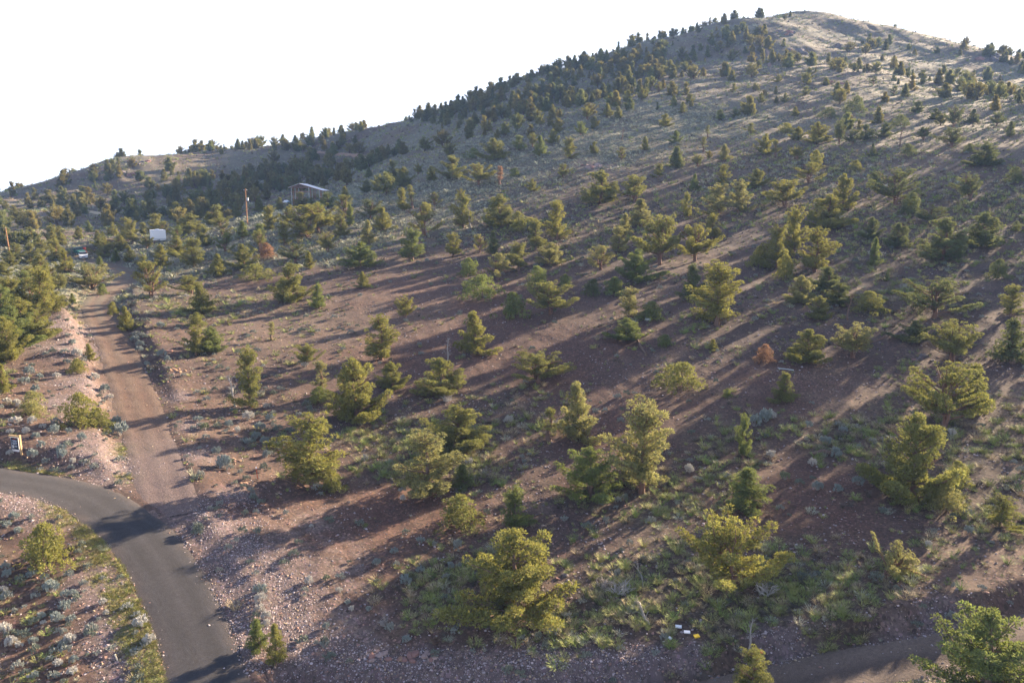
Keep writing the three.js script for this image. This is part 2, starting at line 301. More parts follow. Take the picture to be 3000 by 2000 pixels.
ribbon('dirt_road', roads.dirt, std(0xffffff, 1, { vertexColors: true, map: gritMap, bumpMap: soilBump, bumpScale: 0.03 }), 'graded brown dirt road with tyre ruts below the cut bank',
  (c, w, s, x, z) => c.setRGB(0.270, 0.195, 0.152).multiplyScalar(1 + 0.4 * fbm(x * 0.25, z * 0.5, 3)).lerp(lin(0.095, 0.062, 0.052), 0.85 * Math.exp(-Math.pow((w + 0.2) / 0.7, 2)) * (0.8 + 0.5 * fbm(x * 0.5, z * 0.5, 2))), 0.14);

// ---------------------------------------------------------------- junipers: trunk with limbs, and a crown of many leaf sprays in clumps
class Sprays {
  constructor() { this.p = []; this.c = []; }
  add(o, d, L, W, col) {                                               // one folded spray: two triangles
    const s = V().crossVectors(d, V(rnd() - 0.5, rnd() - 0.5, rnd() - 0.5)).normalize().multiplyScalar(W), n = V().crossVectors(d, s).normalize().multiplyScalar(W * 0.45), m = V().copy(o).addScaledVector(d, L * 0.55), t = V().copy(o).addScaledVector(d, L);
    const a = V().copy(m).add(s).add(n), b = V().copy(m).sub(s).add(n);
    this.p.push(o.x, o.y, o.z, a.x, a.y, a.z, t.x, t.y, t.z, o.x, o.y, o.z, t.x, t.y, t.z, b.x, b.y, b.z);
    for (let k = 0; k < 6; k++) this.c.push(col.r, col.g, col.b);
  }
  geometry() {
    const g = new THREE.BufferGeometry();
    g.setAttribute('position', new THREE.Float32BufferAttribute(this.p, 3)); g.setAttribute('color', new THREE.Float32BufferAttribute(this.c, 3)); g.computeVertexNormals();
    return g;
  }
}
const leafTone = (k) => { const a = rnd(), v = rr(0.72, 1.25) * k; return lin((0.165 + 0.05 * a) * v, (0.170 + 0.016 * a) * v, (0.052 + 0.018 * rnd()) * v); };
function clump(S, c, r, n, size, flat = 0.8, tone = 1) {
  for (let i = 0; i < n; i++) {
    const d = V(rr(-1, 1), rr(-0.75, 1.1), rr(-1, 1)).normalize(), q = r * Math.cbrt(rr(0.25, 1));
    const o = V(c.x + d.x * q, c.y + d.y * q * flat, c.z + d.z * q);
    d.add(V(rr(-0.6, 0.6), rr(-0.1, 0.95), rr(-0.6, 0.6))).normalize();
    S.add(o, d, size * rr(0.7, 1.35), size * rr(0.15, 0.27), leafTone(tone));
  }
}
const KINDS = {   // height, radius, share of bare trunk, number of clumps, outline over the crown's height
  cone: { H: 5, R: 1.9, base: 0.03, n: 150, f: (t) => Math.pow(1 - t, 0.85) * (0.86 + 0.14 * Math.sin(t * 19)) + 0.06, cr: 0.36 },
  broad: { H: 5.6, R: 2.25, base: 0.05, n: 170, f: (t) => Math.pow(Math.sin(Math.PI * Math.pow(0.1 + 0.9 * t, 0.62)), 0.6) * (1 - 0.35 * t) + 0.08, cr: 0.40, lump: 0.75 },
  tall: { H: 7, R: 1.95, base: 0.08, n: 170, f: (t) => (1 - 0.6 * t * t - 0.12 * t) * (0.80 + 0.24 * Math.sin(t * 15 + 0.6)) + 0.05, cr: 0.36, lump: 0.85 },
  open: { H: 6.2, R: 2.35, base: 0.27, n: 115, f: (t) => Math.pow(Math.sin(Math.PI * (0.16 + 0.78 * t)), 0.55), cr: 0.40, lump: 0.8, stems: 3 },
  thin: { H: 5, R: 0.85, base: 0.12, n: 50, f: (t) => 1 - 0.75 * t, cr: 0.3, lump: 0.7 },
  bush: { H: 2.3, R: 1.25, base: 0, n: 60, f: (t) => Math.pow(1 - t, 0.5) * (0.8 + 0.2 * Math.cos(t * 9)), cr: 0.3, lump: 0.45 },
  low: { H: 1.9, R: 1.75, base: 0, n: 70, f: (t) => Math.pow(1 - t, 0.4), cr: 0.32, lump: 0.6 },
};
function growJuniper(kind, s, dens = 1, leaf = 0.25) {
  seed = s * 7919 + 13;
  const k = KINDS[kind], S = new Sprays(), wood = [], H = k.H, stems = k.stems ?? 1, ph = rr(0, 9), paths = [];
  const small = kind === 'bush' || kind === 'low';
  for (let j = 0; j < stems; j++) {
    const lean = stems > 1 ? rr(0.25, 0.85) : rr(0, 0.25), az = j * 2.2 + rr(0, 1), pts = [], rad = [], top = H * (stems > 1 ? rr(0.7, 0.86) : 0.9), r0 = small ? 0.06 : rr(0.15, 0.21) * (stems > 1 ? 0.8 : 1.05);
    for (let i = 0; i <= 7; i++) { const t = i / 7; pts.push(V(Math.cos(az) * lean * Math.pow(t, 0.8) * 1.1 + 0.12 * Math.sin(t * 7 + az), t * top - (i ? 0 : 0.35), Math.sin(az) * lean * Math.pow(t, 0.8) * 1.1 + 0.12 * Math.sin(t * 5 + ph))); rad.push(r0 * (i ? 1 - 0.82 * t : 1.5)); }
    wood.push(limb(pts, rad, 7)); paths.push(pts);
  }
  const bare = [], boughs = small ? k.n : Math.round(k.n / 3.6);
  for (let i = 0; i < boughs; i++) {
    const t = i === 0 ? 0.97 : i < 4 && !small ? rr(0.8, 0.95) : Math.pow((i + rnd()) / boughs, small ? 1.1 : 1.12), az = i * 2.39996 + rr(-0.5, 0.5), lump = 1 + (k.lump ?? 0.25) * (noise(Math.cos(az) * 1.4 + ph, t * 4.2, Math.sin(az) * 1.4 + ph) * 1.7);
    const R = k.R * k.f(t) * Math.max(0.3, lump) * (rnd() < 0.22 ? rr(0.3, 0.6) : rr(0.66, 1.16)) * (i ? 1 : 0.15);
    const y = H * (k.base + t * (0.97 - k.base)), c = V(Math.cos(az) * R, y, Math.sin(az) * R), cr = k.cr * rr(0.75, 1.2) * (1 - 0.3 * t);
    const path = pick(paths), f = Math.min(6.9, Math.max(0.4, (y - R * 0.5) / H * 7)), q = path[Math.floor(f)].clone().lerp(path[Math.floor(f) + 1], f % 1);
    c.x += q.x * 0.5; c.z += q.z * 0.5;
    const tone = rr(0.82, 1.18), put = (at, r) => clump(S, at, r, Math.round(158 * dens * (r / 0.36) * (r / 0.36)), leaf * rr(0.85, 1.1), 0.72, tone * rr(0.93, 1.07));
    if (small) { put(c, cr); continue; }
    const mid = q.clone().lerp(c, 0.55).add(V(rr(-0.1, 0.1), rr(-0.18, 0.0) * R, rr(-0.1, 0.1))), w = 0.026 + 0.013 * R; wood.push(limb([q, mid, c], [w * 1.3, w, w * 0.4], 4));
    if (rnd() < (stems > 1 ? 0.16 : 0.07)) { bare.push([q, c.clone().multiplyScalar(1.04).add(V(0, rr(-0.5, 0.1), 0))]); continue; }
    const m = Math.max(2, Math.round(R / 0.42) + 1);                  // foliage along the outer part of the bough, fuller towards the tip
    for (let j = 0; j < m; j++) {
      const u = m > 1 ? 0.42 + 0.6 * j / (m - 1) : 1, at = (u < 0.55 ? q.clone().lerp(mid, u / 0.55) : mid.clone().lerp(c, (u - 0.55) / 0.45)), side = (j % 2 ? 1 : -1) * rr(0.05, 0.34) * Math.min(1.2, R) * (1.15 - u * 0.6);
      at.add(V(-Math.sin(az) * side, rr(-0.06, 0.16), Math.cos(az) * side)); put(at, cr * rr(0.78, 1.12) * (j === m - 1 ? 0.86 : 1));
    }
  }
  for (const [q, c] of bare) for (let j = 0; j < 4; j++) { const e = c.clone().add(V(rr(-0.5, 0.5), rr(-0.3, 0.5), rr(-0.5, 0.5))); wood.push(limb([q, q.clone().lerp(c, 0.6), e], [0.035, 0.022, 0.008], 4)); }
  return { wood: mergeGeometries(wood), leaf: S.geometry(), H, R: k.R };
}
function growSnag(s) {
  seed = s * 104729 + 5;
  const wood = [], H = 5, pts = [], rad = [];
  for (let i = 0; i <= 7; i++) { const t = i / 7; pts.push(V(0.5 * t * t + 0.1 * Math.sin(t * 8), t * H - (i ? 0 : 0.3), 0.2 * Math.sin(t * 5))); rad.push(0.17 * (1 - 0.85 * t) + 0.015); }
  const trunk = limb(pts, rad, 7);
  for (let i = 0; i < 22; i++) {
    const f = rr(1.6, 6.8), q = pts[Math.floor(f)].clone().lerp(pts[Math.floor(f) + 1], f % 1), az = i * 2.4, L = rr(0.4, 1.3) * (1.15 - f / 9), d = V(Math.cos(az), rr(0, 0.7), Math.sin(az)).normalize(), m = q.clone().addScaledVector(d, L * 0.6), e = m.clone().addScaledVector(d, L * 0.5).add(V(rr(-0.2, 0.2), rr(-0.1, 0.3), rr(-0.2, 0.2)));
    wood.push(limb([q, m, e], [0.04, 0.025, 0.008], 4));
    for (let j = 0; j < 3; j++) wood.push(limb([m, m.clone().lerp(e, 0.5).add(V(rr(-0.25, 0.25), rr(0, 0.3), rr(-0.25, 0.25))), m.clone().lerp(e, 0.8).add(V(rr(-0.5, 0.5), rr(0, 0.5), rr(-0.5, 0.5)))], [0.018, 0.012, 0.005], 3));
  }
  return { wood: trunk, twigs: mergeGeometries(wood), H };
}
const barkMap = tileTexture(256, (u, v) => { const l = 190 + 80 * tnoise(u, v * 0.2, 90, 3) + 30 * (rnd() - 0.5); return [l, l * 0.97, l * 0.94].map((q) => Math.max(0, Math.min(255, q))); });
const M = {
  bark: std(lin(0.155, 0.098, 0.072), 1, {}), redBark: std(lin(0.165, 0.092, 0.064), 1), grey: std(lin(0.30, 0.27, 0.245), 1), silver: std(lin(0.42, 0.39, 0.36), 1), rusty: std(lin(0.27, 0.135, 0.09), 1),
};
const leafMat = (r, g, b) => new THREE.MeshPhysicalMaterial({ color: lin(r, g, b), roughness: 1, vertexColors: true, side: THREE.DoubleSide, specularIntensity: 0.3, transmission: 0.4, thickness: 0 });
const LEAF = { yellow: leafMat(1.18, 1.22, 0.9), green: leafMat(0.88, 1.10, 0.92), olive: leafMat(1.02, 1.10, 0.9), pale: leafMat(1.36, 1.4, 1.5), dark: leafMat(0.72, 0.86, 0.9), rust: leafMat(1.35, 0.86, 1.5) };  // dark: mostly right-hand trees, with backlit shade mixed into the leaf colour
const variants = {}; { let s = 1; for (const k of Object.keys(KINDS)) { variants[k] = []; for (let i = 0; i < (k === 'thin' || k === 'low' ? 2 : 4); i++) variants[k].push(growJuniper(k, s++, k === 'bush' || k === 'low' ? 0.8 : 1, k === 'bush' || k === 'low' ? 0.15 : 0.172)); } }
const snags = [growSnag(1), growSnag(2), growSnag(3)];

// the junipers one can pick out: x, y of the foot in the photograph, height and width there, form, tone
const T = [];
const J = (form, tone, list) => { for (const a of list) T.push([...a.slice(0, 4), form, a[4] ?? tone, a[5] ?? 0]); };
J('tall', 'yellow', [[912, 1432, 230, 185], [1120, 1053, 136, 100], [733, 1193, 185, 80, 'olive'], [1253, 1449, 200, 180, 'pale'], [1508, 1551, 135, 95, 'green'], [1880, 1440, 290, 170, 'pale'], [2175, 1345, 140, 50, 'green'], [128, 925, 145, 95], [566, 782, 88, 65, 'olive'], [834, 715, 70, 40, 'olive'], [790, 672, 72, 48], [1515, 792, 85, 85, 'olive'], [1357, 668, 100, 64, 'olive'], [1630, 702, 115, 70], [1668, 464, 62, 42, 'olive'], [1846, 930, 92, 72, 'pale'], [2119, 538, 58, 35], [2272, 785, 128, 75, 'yellow'], [2323, 752, 150, 75, 'yellow'], [2391, 795, 130, 100, 'yellow'], [2100, 950, 190, 140, 'yellow'], [2010, 640, 78, 32], [2935, 1545, 100, 95, 'olive'], [2102, 632, 95, 78, 'pale'], [2166, 623, 98, 62, 'pale'], [1208, 762, 95, 75, 'green'], [457, 680, 55, 45], [385, 715, 70, 50], [372, 705, 70, 45], [2205, 2035, 150, 115, 'olive'], [1178, 620, 70, 40], [1327, 750, 70, 48], [1812, 740, 78, 46, 'pale'], [1568, 732, 92, 60, 'olive'], [575, 1040, 88, 60, 'yellow'], [2085, 700, 76, 52], [2962, 925, 95, 70, 'olive']]);
J('broad', 'olive', [[1040, 1232, 185, 140, 'yellow'], [1292, 1155, 110, 120], [1338, 1317, 135, 150, 'olive'], [1510, 1805, 270, 235, 'yellow'], [65, 995, 125, 110, 'yellow'], [20, 1055, 130, 90, 'yellow'], [851, 884, 115, 95], [1464, 664, 94, 88, 'olive'], [1762, 595, 95, 98, 'olive'], [1327, 523, 68, 66], [2338, 410, 38, 38, 'yellow'], [2396, 419, 60, 55, 'yellow'], [2536, 410, 46, 42, 'dark'], [2593, 402, 42, 46, 'dark'], [2885, 487, 70, 78, 'dark'], [2425, 668, 98, 105, 'yellow'], [2766, 760, 122, 115, 'dark'], [2880, 725, 102, 95, 'dark'], [2367, 1062, 100, 105], [2670, 1465, 265, 180, 'olive'], [1447, 468, 62, 64], [192, 800, 72, 44, 'yellow'], [165, 762, 65, 50, 'yellow'], [90, 772, 60, 60, 'olive'], [560, 685, 60, 75], [630, 660, 60, 60], [1146, 1138, 80, 75], [2890, 2035, 270, 235, 'green'], [1055, 783, 75, 82, 'green'], [1836, 996, 66, 95, 'green'], [1865, 825, 95, 85, 'green'], [2345, 888, 82, 72, 'pale'], [2400, 935, 70, 58], [2425, 850, 70, 75, 'dark'], [2455, 890, 60, 90, 'dark'], [2468, 615, 105, 62, 'yellow'], [2553, 700, 64, 48, 'dark'], [2630, 725, 72, 64, 'dark'], [1730, 1452, 150, 140, 'green'], [712, 785, 70, 65], [308, 753, 58, 50, 'yellow'], [45, 755, 45, 45], [10, 810, 45, 50], [140, 845, 70, 60], [1183, 548, 58, 45], [2217, 547, 52, 55], [620, 1030, 75, 70, 'green'], [2242, 453, 60, 42, 'yellow'], [1612, 775, 65, 65, 'pale'], [2680, 1000, 62, 85, 'dark']]);
J('cone', 'green', [[1390, 1036, 125, 110, 'yellow'], [1690, 1290, 175, 125, 'pale'], [2188, 1495, 130, 150, 'green'], [755, 1905, 100, 70, 'green'], [810, 1945, 130, 65, 'yellow'], [262, 1055, 50, 40, 'yellow'], [592, 915, 82, 80, 'olive'], [638, 805, 62, 52, 'yellow'], [906, 787, 50, 36, 'yellow'], [381, 766, 44, 36, 'olive'], [370, 967, 72, 45, 'yellow'], [1064, 842, 46, 42, 'yellow'], [1078, 715, 70, 48, 'pale'], [1122, 672, 65, 56, 'yellow'], [1445, 748, 72, 44, 'dark'], [1876, 660, 78, 76, 'pale'], [2034, 555, 46, 28], [2557, 457, 36, 22, 'dark'], [2030, 880, 108, 76, 'dark'], [2294, 1176, 88, 75, 'olive'], [2965, 1060, 130, 110, 'dark'], [2088, 1025, 32, 36, 'yellow'], [2561, 780, 85, 42], [472, 782, 66, 58, 'yellow'], [340, 766, 38, 32], [252, 797, 30, 34], [212, 890, 32, 22], [353, 732, 44, 52, 'yellow'], [292, 778, 28, 30], [5, 1152, 90, 55, 'yellow'], [2600, 823, 34, 16], [1830, 690, 65, 52, 'pale'], [710, 695, 48, 45], [932, 902, 72, 52], [2850, 1198, 135, 110, 'olive'], [1026, 660, 62, 30], [2123, 470, 46, 42, 'pale'], [1583, 455, 58, 40], [1355, 1432, 75, 80, 'green']]);
J('open', 'olive', [[897, 1074, 70, 60], [1577, 1120, 95, 120], [2130, 1730, 240, 205, 'yellow'], [272, 848, 76, 90, 'pale'], [440, 872, 108, 78, 'yellow'], [557, 860, 55, 70], [762, 742, 70, 46], [890, 690, 90, 90, 'yellow'], [935, 680, 85, 95, 'yellow'], [1187, 940, 77, 50, 'yellow'], [1610, 920, 98, 105], [1460, 820, 80, 62, 'pale'], [1242, 690, 98, 72, 'yellow'], [1405, 740, 55, 40, 'pale'], [1936, 774, 145, 105], [1404, 540, 62, 64, 'yellow'], [1087, 642, 60, 50, 'dark'], [1008, 638, 68, 55], [2043, 487, 36, 38], [2459, 423, 76, 36, 'dark'], [2706, 410, 38, 34, 'dark'], [2787, 430, 55, 60, 'dark'], [2795, 376, 66, 42, 'dark'], [2621, 598, 105, 92, 'dark'], [2846, 585, 80, 62, 'dark', 0.35], [2732, 657, 52, 64, 'dark'], [2736, 930, 120, 135, 'dark'], [2370, 535, 60, 65, 'yellow'], [2302, 606, 80, 88, 'yellow'], [2038, 765, 110, 85, 'yellow'], [2500, 1048, 105, 105, 'pale'], [2790, 1060, 125, 140, 'olive'], [2765, 1250, 195, 150, 'olive'], [92, 832, 55, 75, 'pale'], [1860, 590, 78, 72], [2590, 1690, 110, 110, 'pale', -0.75], [905, 700, 60, 60, 'yellow', 0.5], [2336, 466, 38, 42, 'yellow'], [1272, 600, 38, 36], [430, 728, 38, 38], [2498, 423, 42, 36, 'dark'], [863, 768, 55, 60, 'dark'], [1760, 790, 72, 76, 'pale']]);
J('thin', 'olive', [[945, 1165, 110, 55, 'pale'], [797, 996, 55, 50, 'pale'], [1612, 1290, 100, 75, 'olive'], [1204, 610, 66, 35], [1466, 540, 52, 34, 'rust'], [2272, 461, 50, 40, 'yellow'], [2072, 402, 34, 26], [2060, 445, 42, 32]]);
J('bush', 'green', [[972, 1438, 62, 64, 'olive'], [135, 1658, 130, 125, 'yellow'], [235, 1247, 95, 95, 'yellow'], [290, 1255, 62, 70, 'olive'], [98, 1214, 68, 72, 'pale'], [228, 1090, 40, 45, 'yellow'], [1346, 1540, 92, 120, 'olive'], [1374, 808, 52, 55], [1506, 927, 68, 75], [2238, 1060, 50, 50, 'rust'], [2808, 1420, 68, 60, 'olive'], [2774, 1495, 75, 95, 'pale'], [2132, 1162, 24, 28], [1948, 1012, 32, 45], [1905, 935, 50, 65], [1657, 838, 34, 40], [1578, 842, 60, 65], [1735, 864, 45, 50, 'dark'], [1800, 862, 50, 62], [578, 955, 40, 45, 'olive'], [330, 920, 35, 30, 'yellow'], [300, 862, 30, 30], [782, 757, 45, 50, 'rust'], [1519, 680, 58, 58, 'olive'], [1508, 515, 22, 32], [2228, 780, 58, 60, 'yellow'], [2302, 815, 68, 60, 'yellow'], [2550, 915, 60, 85, 'olive'], [2561, 542, 38, 40, 'dark'], [2668, 628, 62, 58, 'dark'], [2974, 534, 42, 44, 'dark'], [2978, 678, 30, 28, 'dark'], [2923, 815, 55, 55, 'dark'], [2506, 500, 30, 36, 'yellow'], [2390, 492, 50, 42, 'yellow'], [935, 1178, 45, 60, 'green'], [2842, 445, 24, 34, 'dark'], [2660, 453, 30, 44, 'dark']]);
J('low', 'green', [[749, 817, 42, 78, 'olive'], [1408, 872, 64, 92], [1996, 1135, 72, 110, 'olive'], [2430, 345, 28, 46, 'dark'], [2638, 370, 32, 42, 'dark'], [2510, 328, 42, 52, 'dark'], [2306, 390, 28, 40, 'yellow'], [1387, 462, 26, 36], [2545, 1640, 0, 0]].filter((a) => a[2]));
for (const [x, y, h] of [[1074, 562, 36], [1106, 560, 42], [1136, 541, 36], [1225, 511, 32], [1264, 529, 42], [1520, 440, 44], [1560, 430, 40], [1620, 420, 42], [1700, 400, 44], [1720, 350, 38], [1780, 340, 36], [1790, 305, 34], [1840, 300, 36], [1880, 290, 32], [1930, 270, 30], [1950, 370, 36], [2000, 330, 32], [1980, 420, 38], [1890, 440, 40], [1820, 470, 40], [1740, 450, 36], [1650, 520, 40], [1560, 560, 36], [1350, 590, 38], [1930, 520, 42], [2020, 300, 26], [2110, 350, 30], [2180, 330, 30], [2150, 270, 26], [2230, 300, 28], [2300, 300, 28], [2360, 280, 26], [2420, 250, 24], [2480, 260, 24], [2560, 250, 26], [2620, 280, 28], [2690, 330, 34], [2740, 350, 34], [2850, 360, 40], [2920, 370, 42], [2960, 400, 44], [2280, 240, 22], [2370, 220, 22], [2330, 340, 28], [2200, 390, 30], [650, 690, 52], [520, 705, 46], [480, 690, 42], [580, 640, 40], [690, 635, 42], [760, 620, 44], [820, 620, 42], [850, 650, 50], [960, 610, 48], [1010, 590, 44], [760, 700, 46], [420, 690, 40], [330, 690, 40], [290, 720, 40], [230, 700, 38], [180, 720, 40], [120, 740, 44], [60, 720, 40], [90, 700, 36], [150, 690, 36], [20, 700, 36], [260, 680, 34], [400, 650, 34], [500, 640, 36], [550, 610, 32], [10, 880, 70], [90, 880, 70], [60, 930, 90], [600, 720, 56], [520, 750, 60], [420, 800, 56], [660, 740, 60], [960, 740, 60], [1000, 690, 56], [930, 640, 50], [100, 1000, 100], [45, 1015, 120], [150, 905, 80], [5, 950, 120], [112, 940, 80], [30, 900, 90], [70, 850, 60], [180, 850, 50], [120, 800, 55], [30, 780, 45], [878, 606, 24], [912, 604, 26], [948, 602, 28], [858, 603, 22]])
  T.push([x, y, h, h * rr(0.65, 0.95), pick(['tall', 'broad', 'open', 'cone', 'broad']), x > 2500 ? 'dark' : pick(['yellow', 'olive', 'olive', 'green']), 0]);  // right-hand trees take the darker leaf, their backlit look put into the colour

const marks = [];                                                      // things to steer by, for descriptions: [x, y, words]
for (const a of [[50, 1300, 'the hanging roadside sign'], [470, 1560, 'the mouth of the gravel track'], [130, 1420, 'the bend of the asphalt'], [570, 1900, 'the lower end of the asphalt'], [240, 990, 'the wide pale verge of the track'], [350, 820, 'the upper bend of the gravel track'], [235, 745, 'the parked white car'], [462, 695, 'the white box trailer'], [724, 650, 'the utility pole with a transformer'], [910, 565, 'the open pole barn'], [20, 740, 'the bare pole by the tan hill'], [1868, 1790, 'the crooked fallen log'], [1815, 1710, 'the bleached brush pile'], [2000, 1845, 'the two white panels'], [752, 1385, 'the orange survey stake'], [2230, 1910, 'the red marker by the dirt road'], [1898, 938, 'the white scrap on the slope'], [2305, 1082, 'the pale pipe on the slope'], [2430, 1330, 'the dark rotten log'], [2484, 935, 'the broken dead trunk'], [2638, 427, 'the lone bare pole snag'], [1380, 668, 'the leaning grey snag'], [1720, 485, 'the red cut with pale rocks'], [2300, 60, 'the summit'], [2950, 360, 'the shaded hollow under the summit'], [1500, 390, 'the crest of the shaded ridge'], [1425, 872, 'the pale boulder under a bush'], [2850, 1860, 'the tyre ruts'], [950, 1600, 'the bare pale ledges'], [300, 520, 'the tan far hill'], [1200, 430, 'the foot of the shaded flank'], [2900, 1150, 'the open grassy patch beyond the paired junipers'], [1930, 560, 'the tall red-trunked juniper'], [2200, 700, 'the dense yellow-green grove'], [480, 1980, 'the yellow verge grass'], [100, 1800, 'the sage flat below the road'], [620, 1330, 'the orange rock cut'], [20, 1890, 'the lower corner beneath the road'], [190, 1960, 'the sage thicket at the bottom edge'], [1480, 850, 'the shaded middle slope']]) marks.push(a);
const ordinal = ['closest', 'second closest', 'third closest', 'fourth closest', 'fifth closest', 'sixth closest', 'seventh closest', 'eighth closest', 'ninth closest', 'tenth closest', 'eleventh closest', 'twelfth closest', 'thirteenth closest', 'fourteenth closest', 'fifteenth closest', 'sixteenth closest', 'seventeenth closest', 'eighteenth closest', 'nineteenth closest', 'twentieth closest'];
function steer(list, what) {                                           // list: { px, py, say, obj }; what: 'juniper'
  const by = marks.map(() => []);
  for (const o of list) { let b = 0, bd = 1e18; marks.forEach(([x, y], i) => { const d = (x - o.px) ** 2 + ((y - o.py) * 1.3) ** 2; if (d < bd) { bd = d; b = i; } }); by[b].push([bd, o]); }
  by.forEach((l, i) => l.sort((a, b) => a[0] - b[0]).forEach(([, o], k) => { o.obj.userData.label = `${o.say} ${what}, ${ordinal[k] ?? 'twentieth-odd closest'} to ${marks[i][2]}`; if (k >= ordinal.length) console.log('ordinal overflow', marks[i][2], k); }));
}
const FORM = { tall: 'tall ragged', broad: 'broad bushy', cone: 'cone-shaped', open: 'open-crowned bare-trunked', thin: 'thin sparse', bush: 'small rounded', low: 'low spreading' }, TONE = { yellow: 'yellow-green', green: 'mid-green', olive: 'olive', pale: 'pale grey-green', dark: 'dark-toned green', rust: 'rust-browned' };
const treeSpots = [];
{
  seed = 4242;
  const said = { tree: [], bush: [] };
  for (const [px, py, h, w, form, tone, lean] of T) {
    const p = hit(px, Math.min(py, 2300)); if (!p) continue;
    const d = depthOf(p), v = pick(variants[form]), m = d / F, H = h * m * 1.03, W = w * m * 1.1, bush = form === 'bush' || form === 'low';
    const o = base(bush ? 'juniper_bush' : 'juniper_tree', p, rr(0, 6.28)), sy = H / (v.H * 1.03), sx = Math.min(sy * 1.9, Math.max(sy * 0.5, W / (1.85 * v.R)));
    o.scale.set(sx, sy, sx);
    if (lean) { o.rotation.order = 'ZYX'; o.rotation.z = lean; }
    part('trunk', v.wood, form === 'open' || rnd() < 0.3 ? M.redBark : M.bark, o);
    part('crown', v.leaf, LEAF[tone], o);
    tag(o, '', bush ? 'juniper bush' : 'juniper', bush ? 'low juniper bushes on the slope' : 'junipers scattered over the hill');
    said[bush ? 'bush' : 'tree'].push({ px, py, obj: o, say: TONE[tone] + ' ' + FORM[form] });
    treeSpots.push([p.x, p.z, W / 2, H]);
  }
  steer(said.tree, 'juniper'); steer(said.bush, 'bush');
  console.log('trees', said.tree.length, 'bushes', said.bush.length);
}
// dead trees
{
  seed = 99;
  for (const [px, py, h, tone, lean, label] of [[1380, 668, 66, 'grey', 0.12, 'leaning grey dead snag beside a tall olive juniper'], [2484, 937, 78, 'bark', -0.1, 'broken dark dead trunk standing among dense junipers'], [2638, 427, 54, 'bark', 0, 'lone bare pole snag on the open upper slope'], [1310, 1060, 70, 'grey', 0, 'thin dead spire rising behind a broad juniper'], [690, 1190, 95, 'silver', 0.1, 'bleached dead shrub-like snag next to a narrow juniper'], [2195, 1900, 90, 'grey', 0, 'thin grey dead sapling by the heap of gravel'], [1905, 268, 30, 'bark', -0.3, 'slanted dead trunk below the shaded ridge crest'], [1820, 410, 36, 'bark', -0.2, 'leaning dark snag among sage below the crest']]) {
    const p = hit(px, py); if (!p) continue; const H = h * depthOf(p) / F, v = pick(snags), o = base('dead_tree', p, rr(0, 6)); o.scale.setScalar(H / v.H); o.rotation.order = 'ZYX'; o.rotation.z = lean;
    part('trunk', v.wood, M[tone], o); part('branches', v.twigs, M[tone], o); tag(o, label, 'dead tree', 'dead trees on the slope');
  }
}
// the junipers too far off to tell apart, and those beyond the frame whose shade falls into it
{
  const far = new THREE.Group(); far.name = 'distant_junipers'; scene.add(far);
  tag(far, 'many small junipers dotting the far slopes up to the skyline', 'trees', null, 'stuff');
  const lots = [[], [], [], []], put = (x, z, H) => lots[Math.floor(rnd() * 4)].push([x, height(x, z) - 0.1, z, H]);
  seed = 31337;
  { const c = hit(243, 757); treeSpots.push([c.x, c.z, 13, 1], [c.x * 0.95, c.z * 0.95, 8, 1]); }
  let n = 0;
  for (let k = 0; k < 60000 && n < 3000; k++) {
    const a = rr(-0.75, 0.75), r = 215 * Math.pow(3.1, Math.sqrt(rnd())), x = Math.sin(a) * r, z = -Math.cos(a) * r, q = pixelOf(V(x, height(x, z), z));
    if (q[0] < -300 || q[0] > 3500) continue;
    const flank = zone('paleSoil', x, z), dens = sstep(-0.25, 0.35, fbm(x * 0.018, z * 0.018, 3)) * (1 - 0.5 * flank) * (q[0] > 500 && q[0] < 2050 && r > 300 ? 2.6 : 1) * (q[0] > 2100 && q[1] < 330 ? 0.8 : 1) * (r < 330 && q[0] > 700 && q[0] < 3000 ? 0.22 : 1);
    if (rnd() > dens) continue;
    if (treeSpots.some(([tx, tz, w]) => (tx - x) ** 2 + (tz - z) ** 2 < (w + 1.5) ** 2)) continue;
    put(x, z, rr(2.2, 6.6)); n++;
  }
  for (let k = 0; k < 26; k++) { const px = rr(3060, 4000), py = rr(330, 900), p = cast(px, py, tps); if (p && depthOf(p) > 40) { put(p.x, p.z, rr(3, 7)); n++; } }
  for (let k = 0; k < 26; k++) { const p = cast(rr(-500, -40), rr(760, 1300), tps); if (p) { put(p.x, p.z, rr(3, 6.5)); n++; } }
  ['broad', 'tall', 'open', 'cone'].forEach((f, i) => {
    const v = growJuniper(f, 60 + i, 0.3, 0.4); seed = 555 + i;
    const wc = v.wood.attributes.position.count, wood = v.wood.toNonIndexed(); wood.deleteAttribute('normal'); wood.deleteAttribute('uv');
    const cc = new Float32Array(wood.attributes.position.count * 3); for (let j = 0; j < cc.length; j += 3) { cc[j] = 0.13; cc[j + 1] = 0.085; cc[j + 2] = 0.06; }
    wood.setAttribute('color', new THREE.BufferAttribute(cc, 3)); v.leaf.deleteAttribute('normal');
    const g = mergeGeometries([wood, v.leaf]); g.computeVertexNormals();
    const im = new THREE.InstancedMesh(g, LEAF.green.clone(), lots[i].length), m = new THREE.Matrix4(), c = new THREE.Color();
    im.material.color.set(0xffffff);
    lots[i].forEach(([x, y, z, H], j) => { const s = H / v.H; m.compose(V(x, y, z), new THREE.Quaternion().setFromAxisAngle(V(0, 1, 0), rr(0, 6.28)), V(s * rr(0.8, 1.25), s, s * rr(0.8, 1.25))); im.setMatrixAt(j, m); const k = rr(0.75, 1.15), w = rr(0, 1); im.setColorAt(j, c.setRGB((0.85 + 0.3 * w) * k, 1.02 * k, (1.0 - 0.15 * w) * k)); });
    im.name = 'juniper_crowns'; im.castShadow = im.receiveShadow = true; im.userData.kind = 'stuff'; far.add(im);
  });
  console.log('far junipers', n);
}

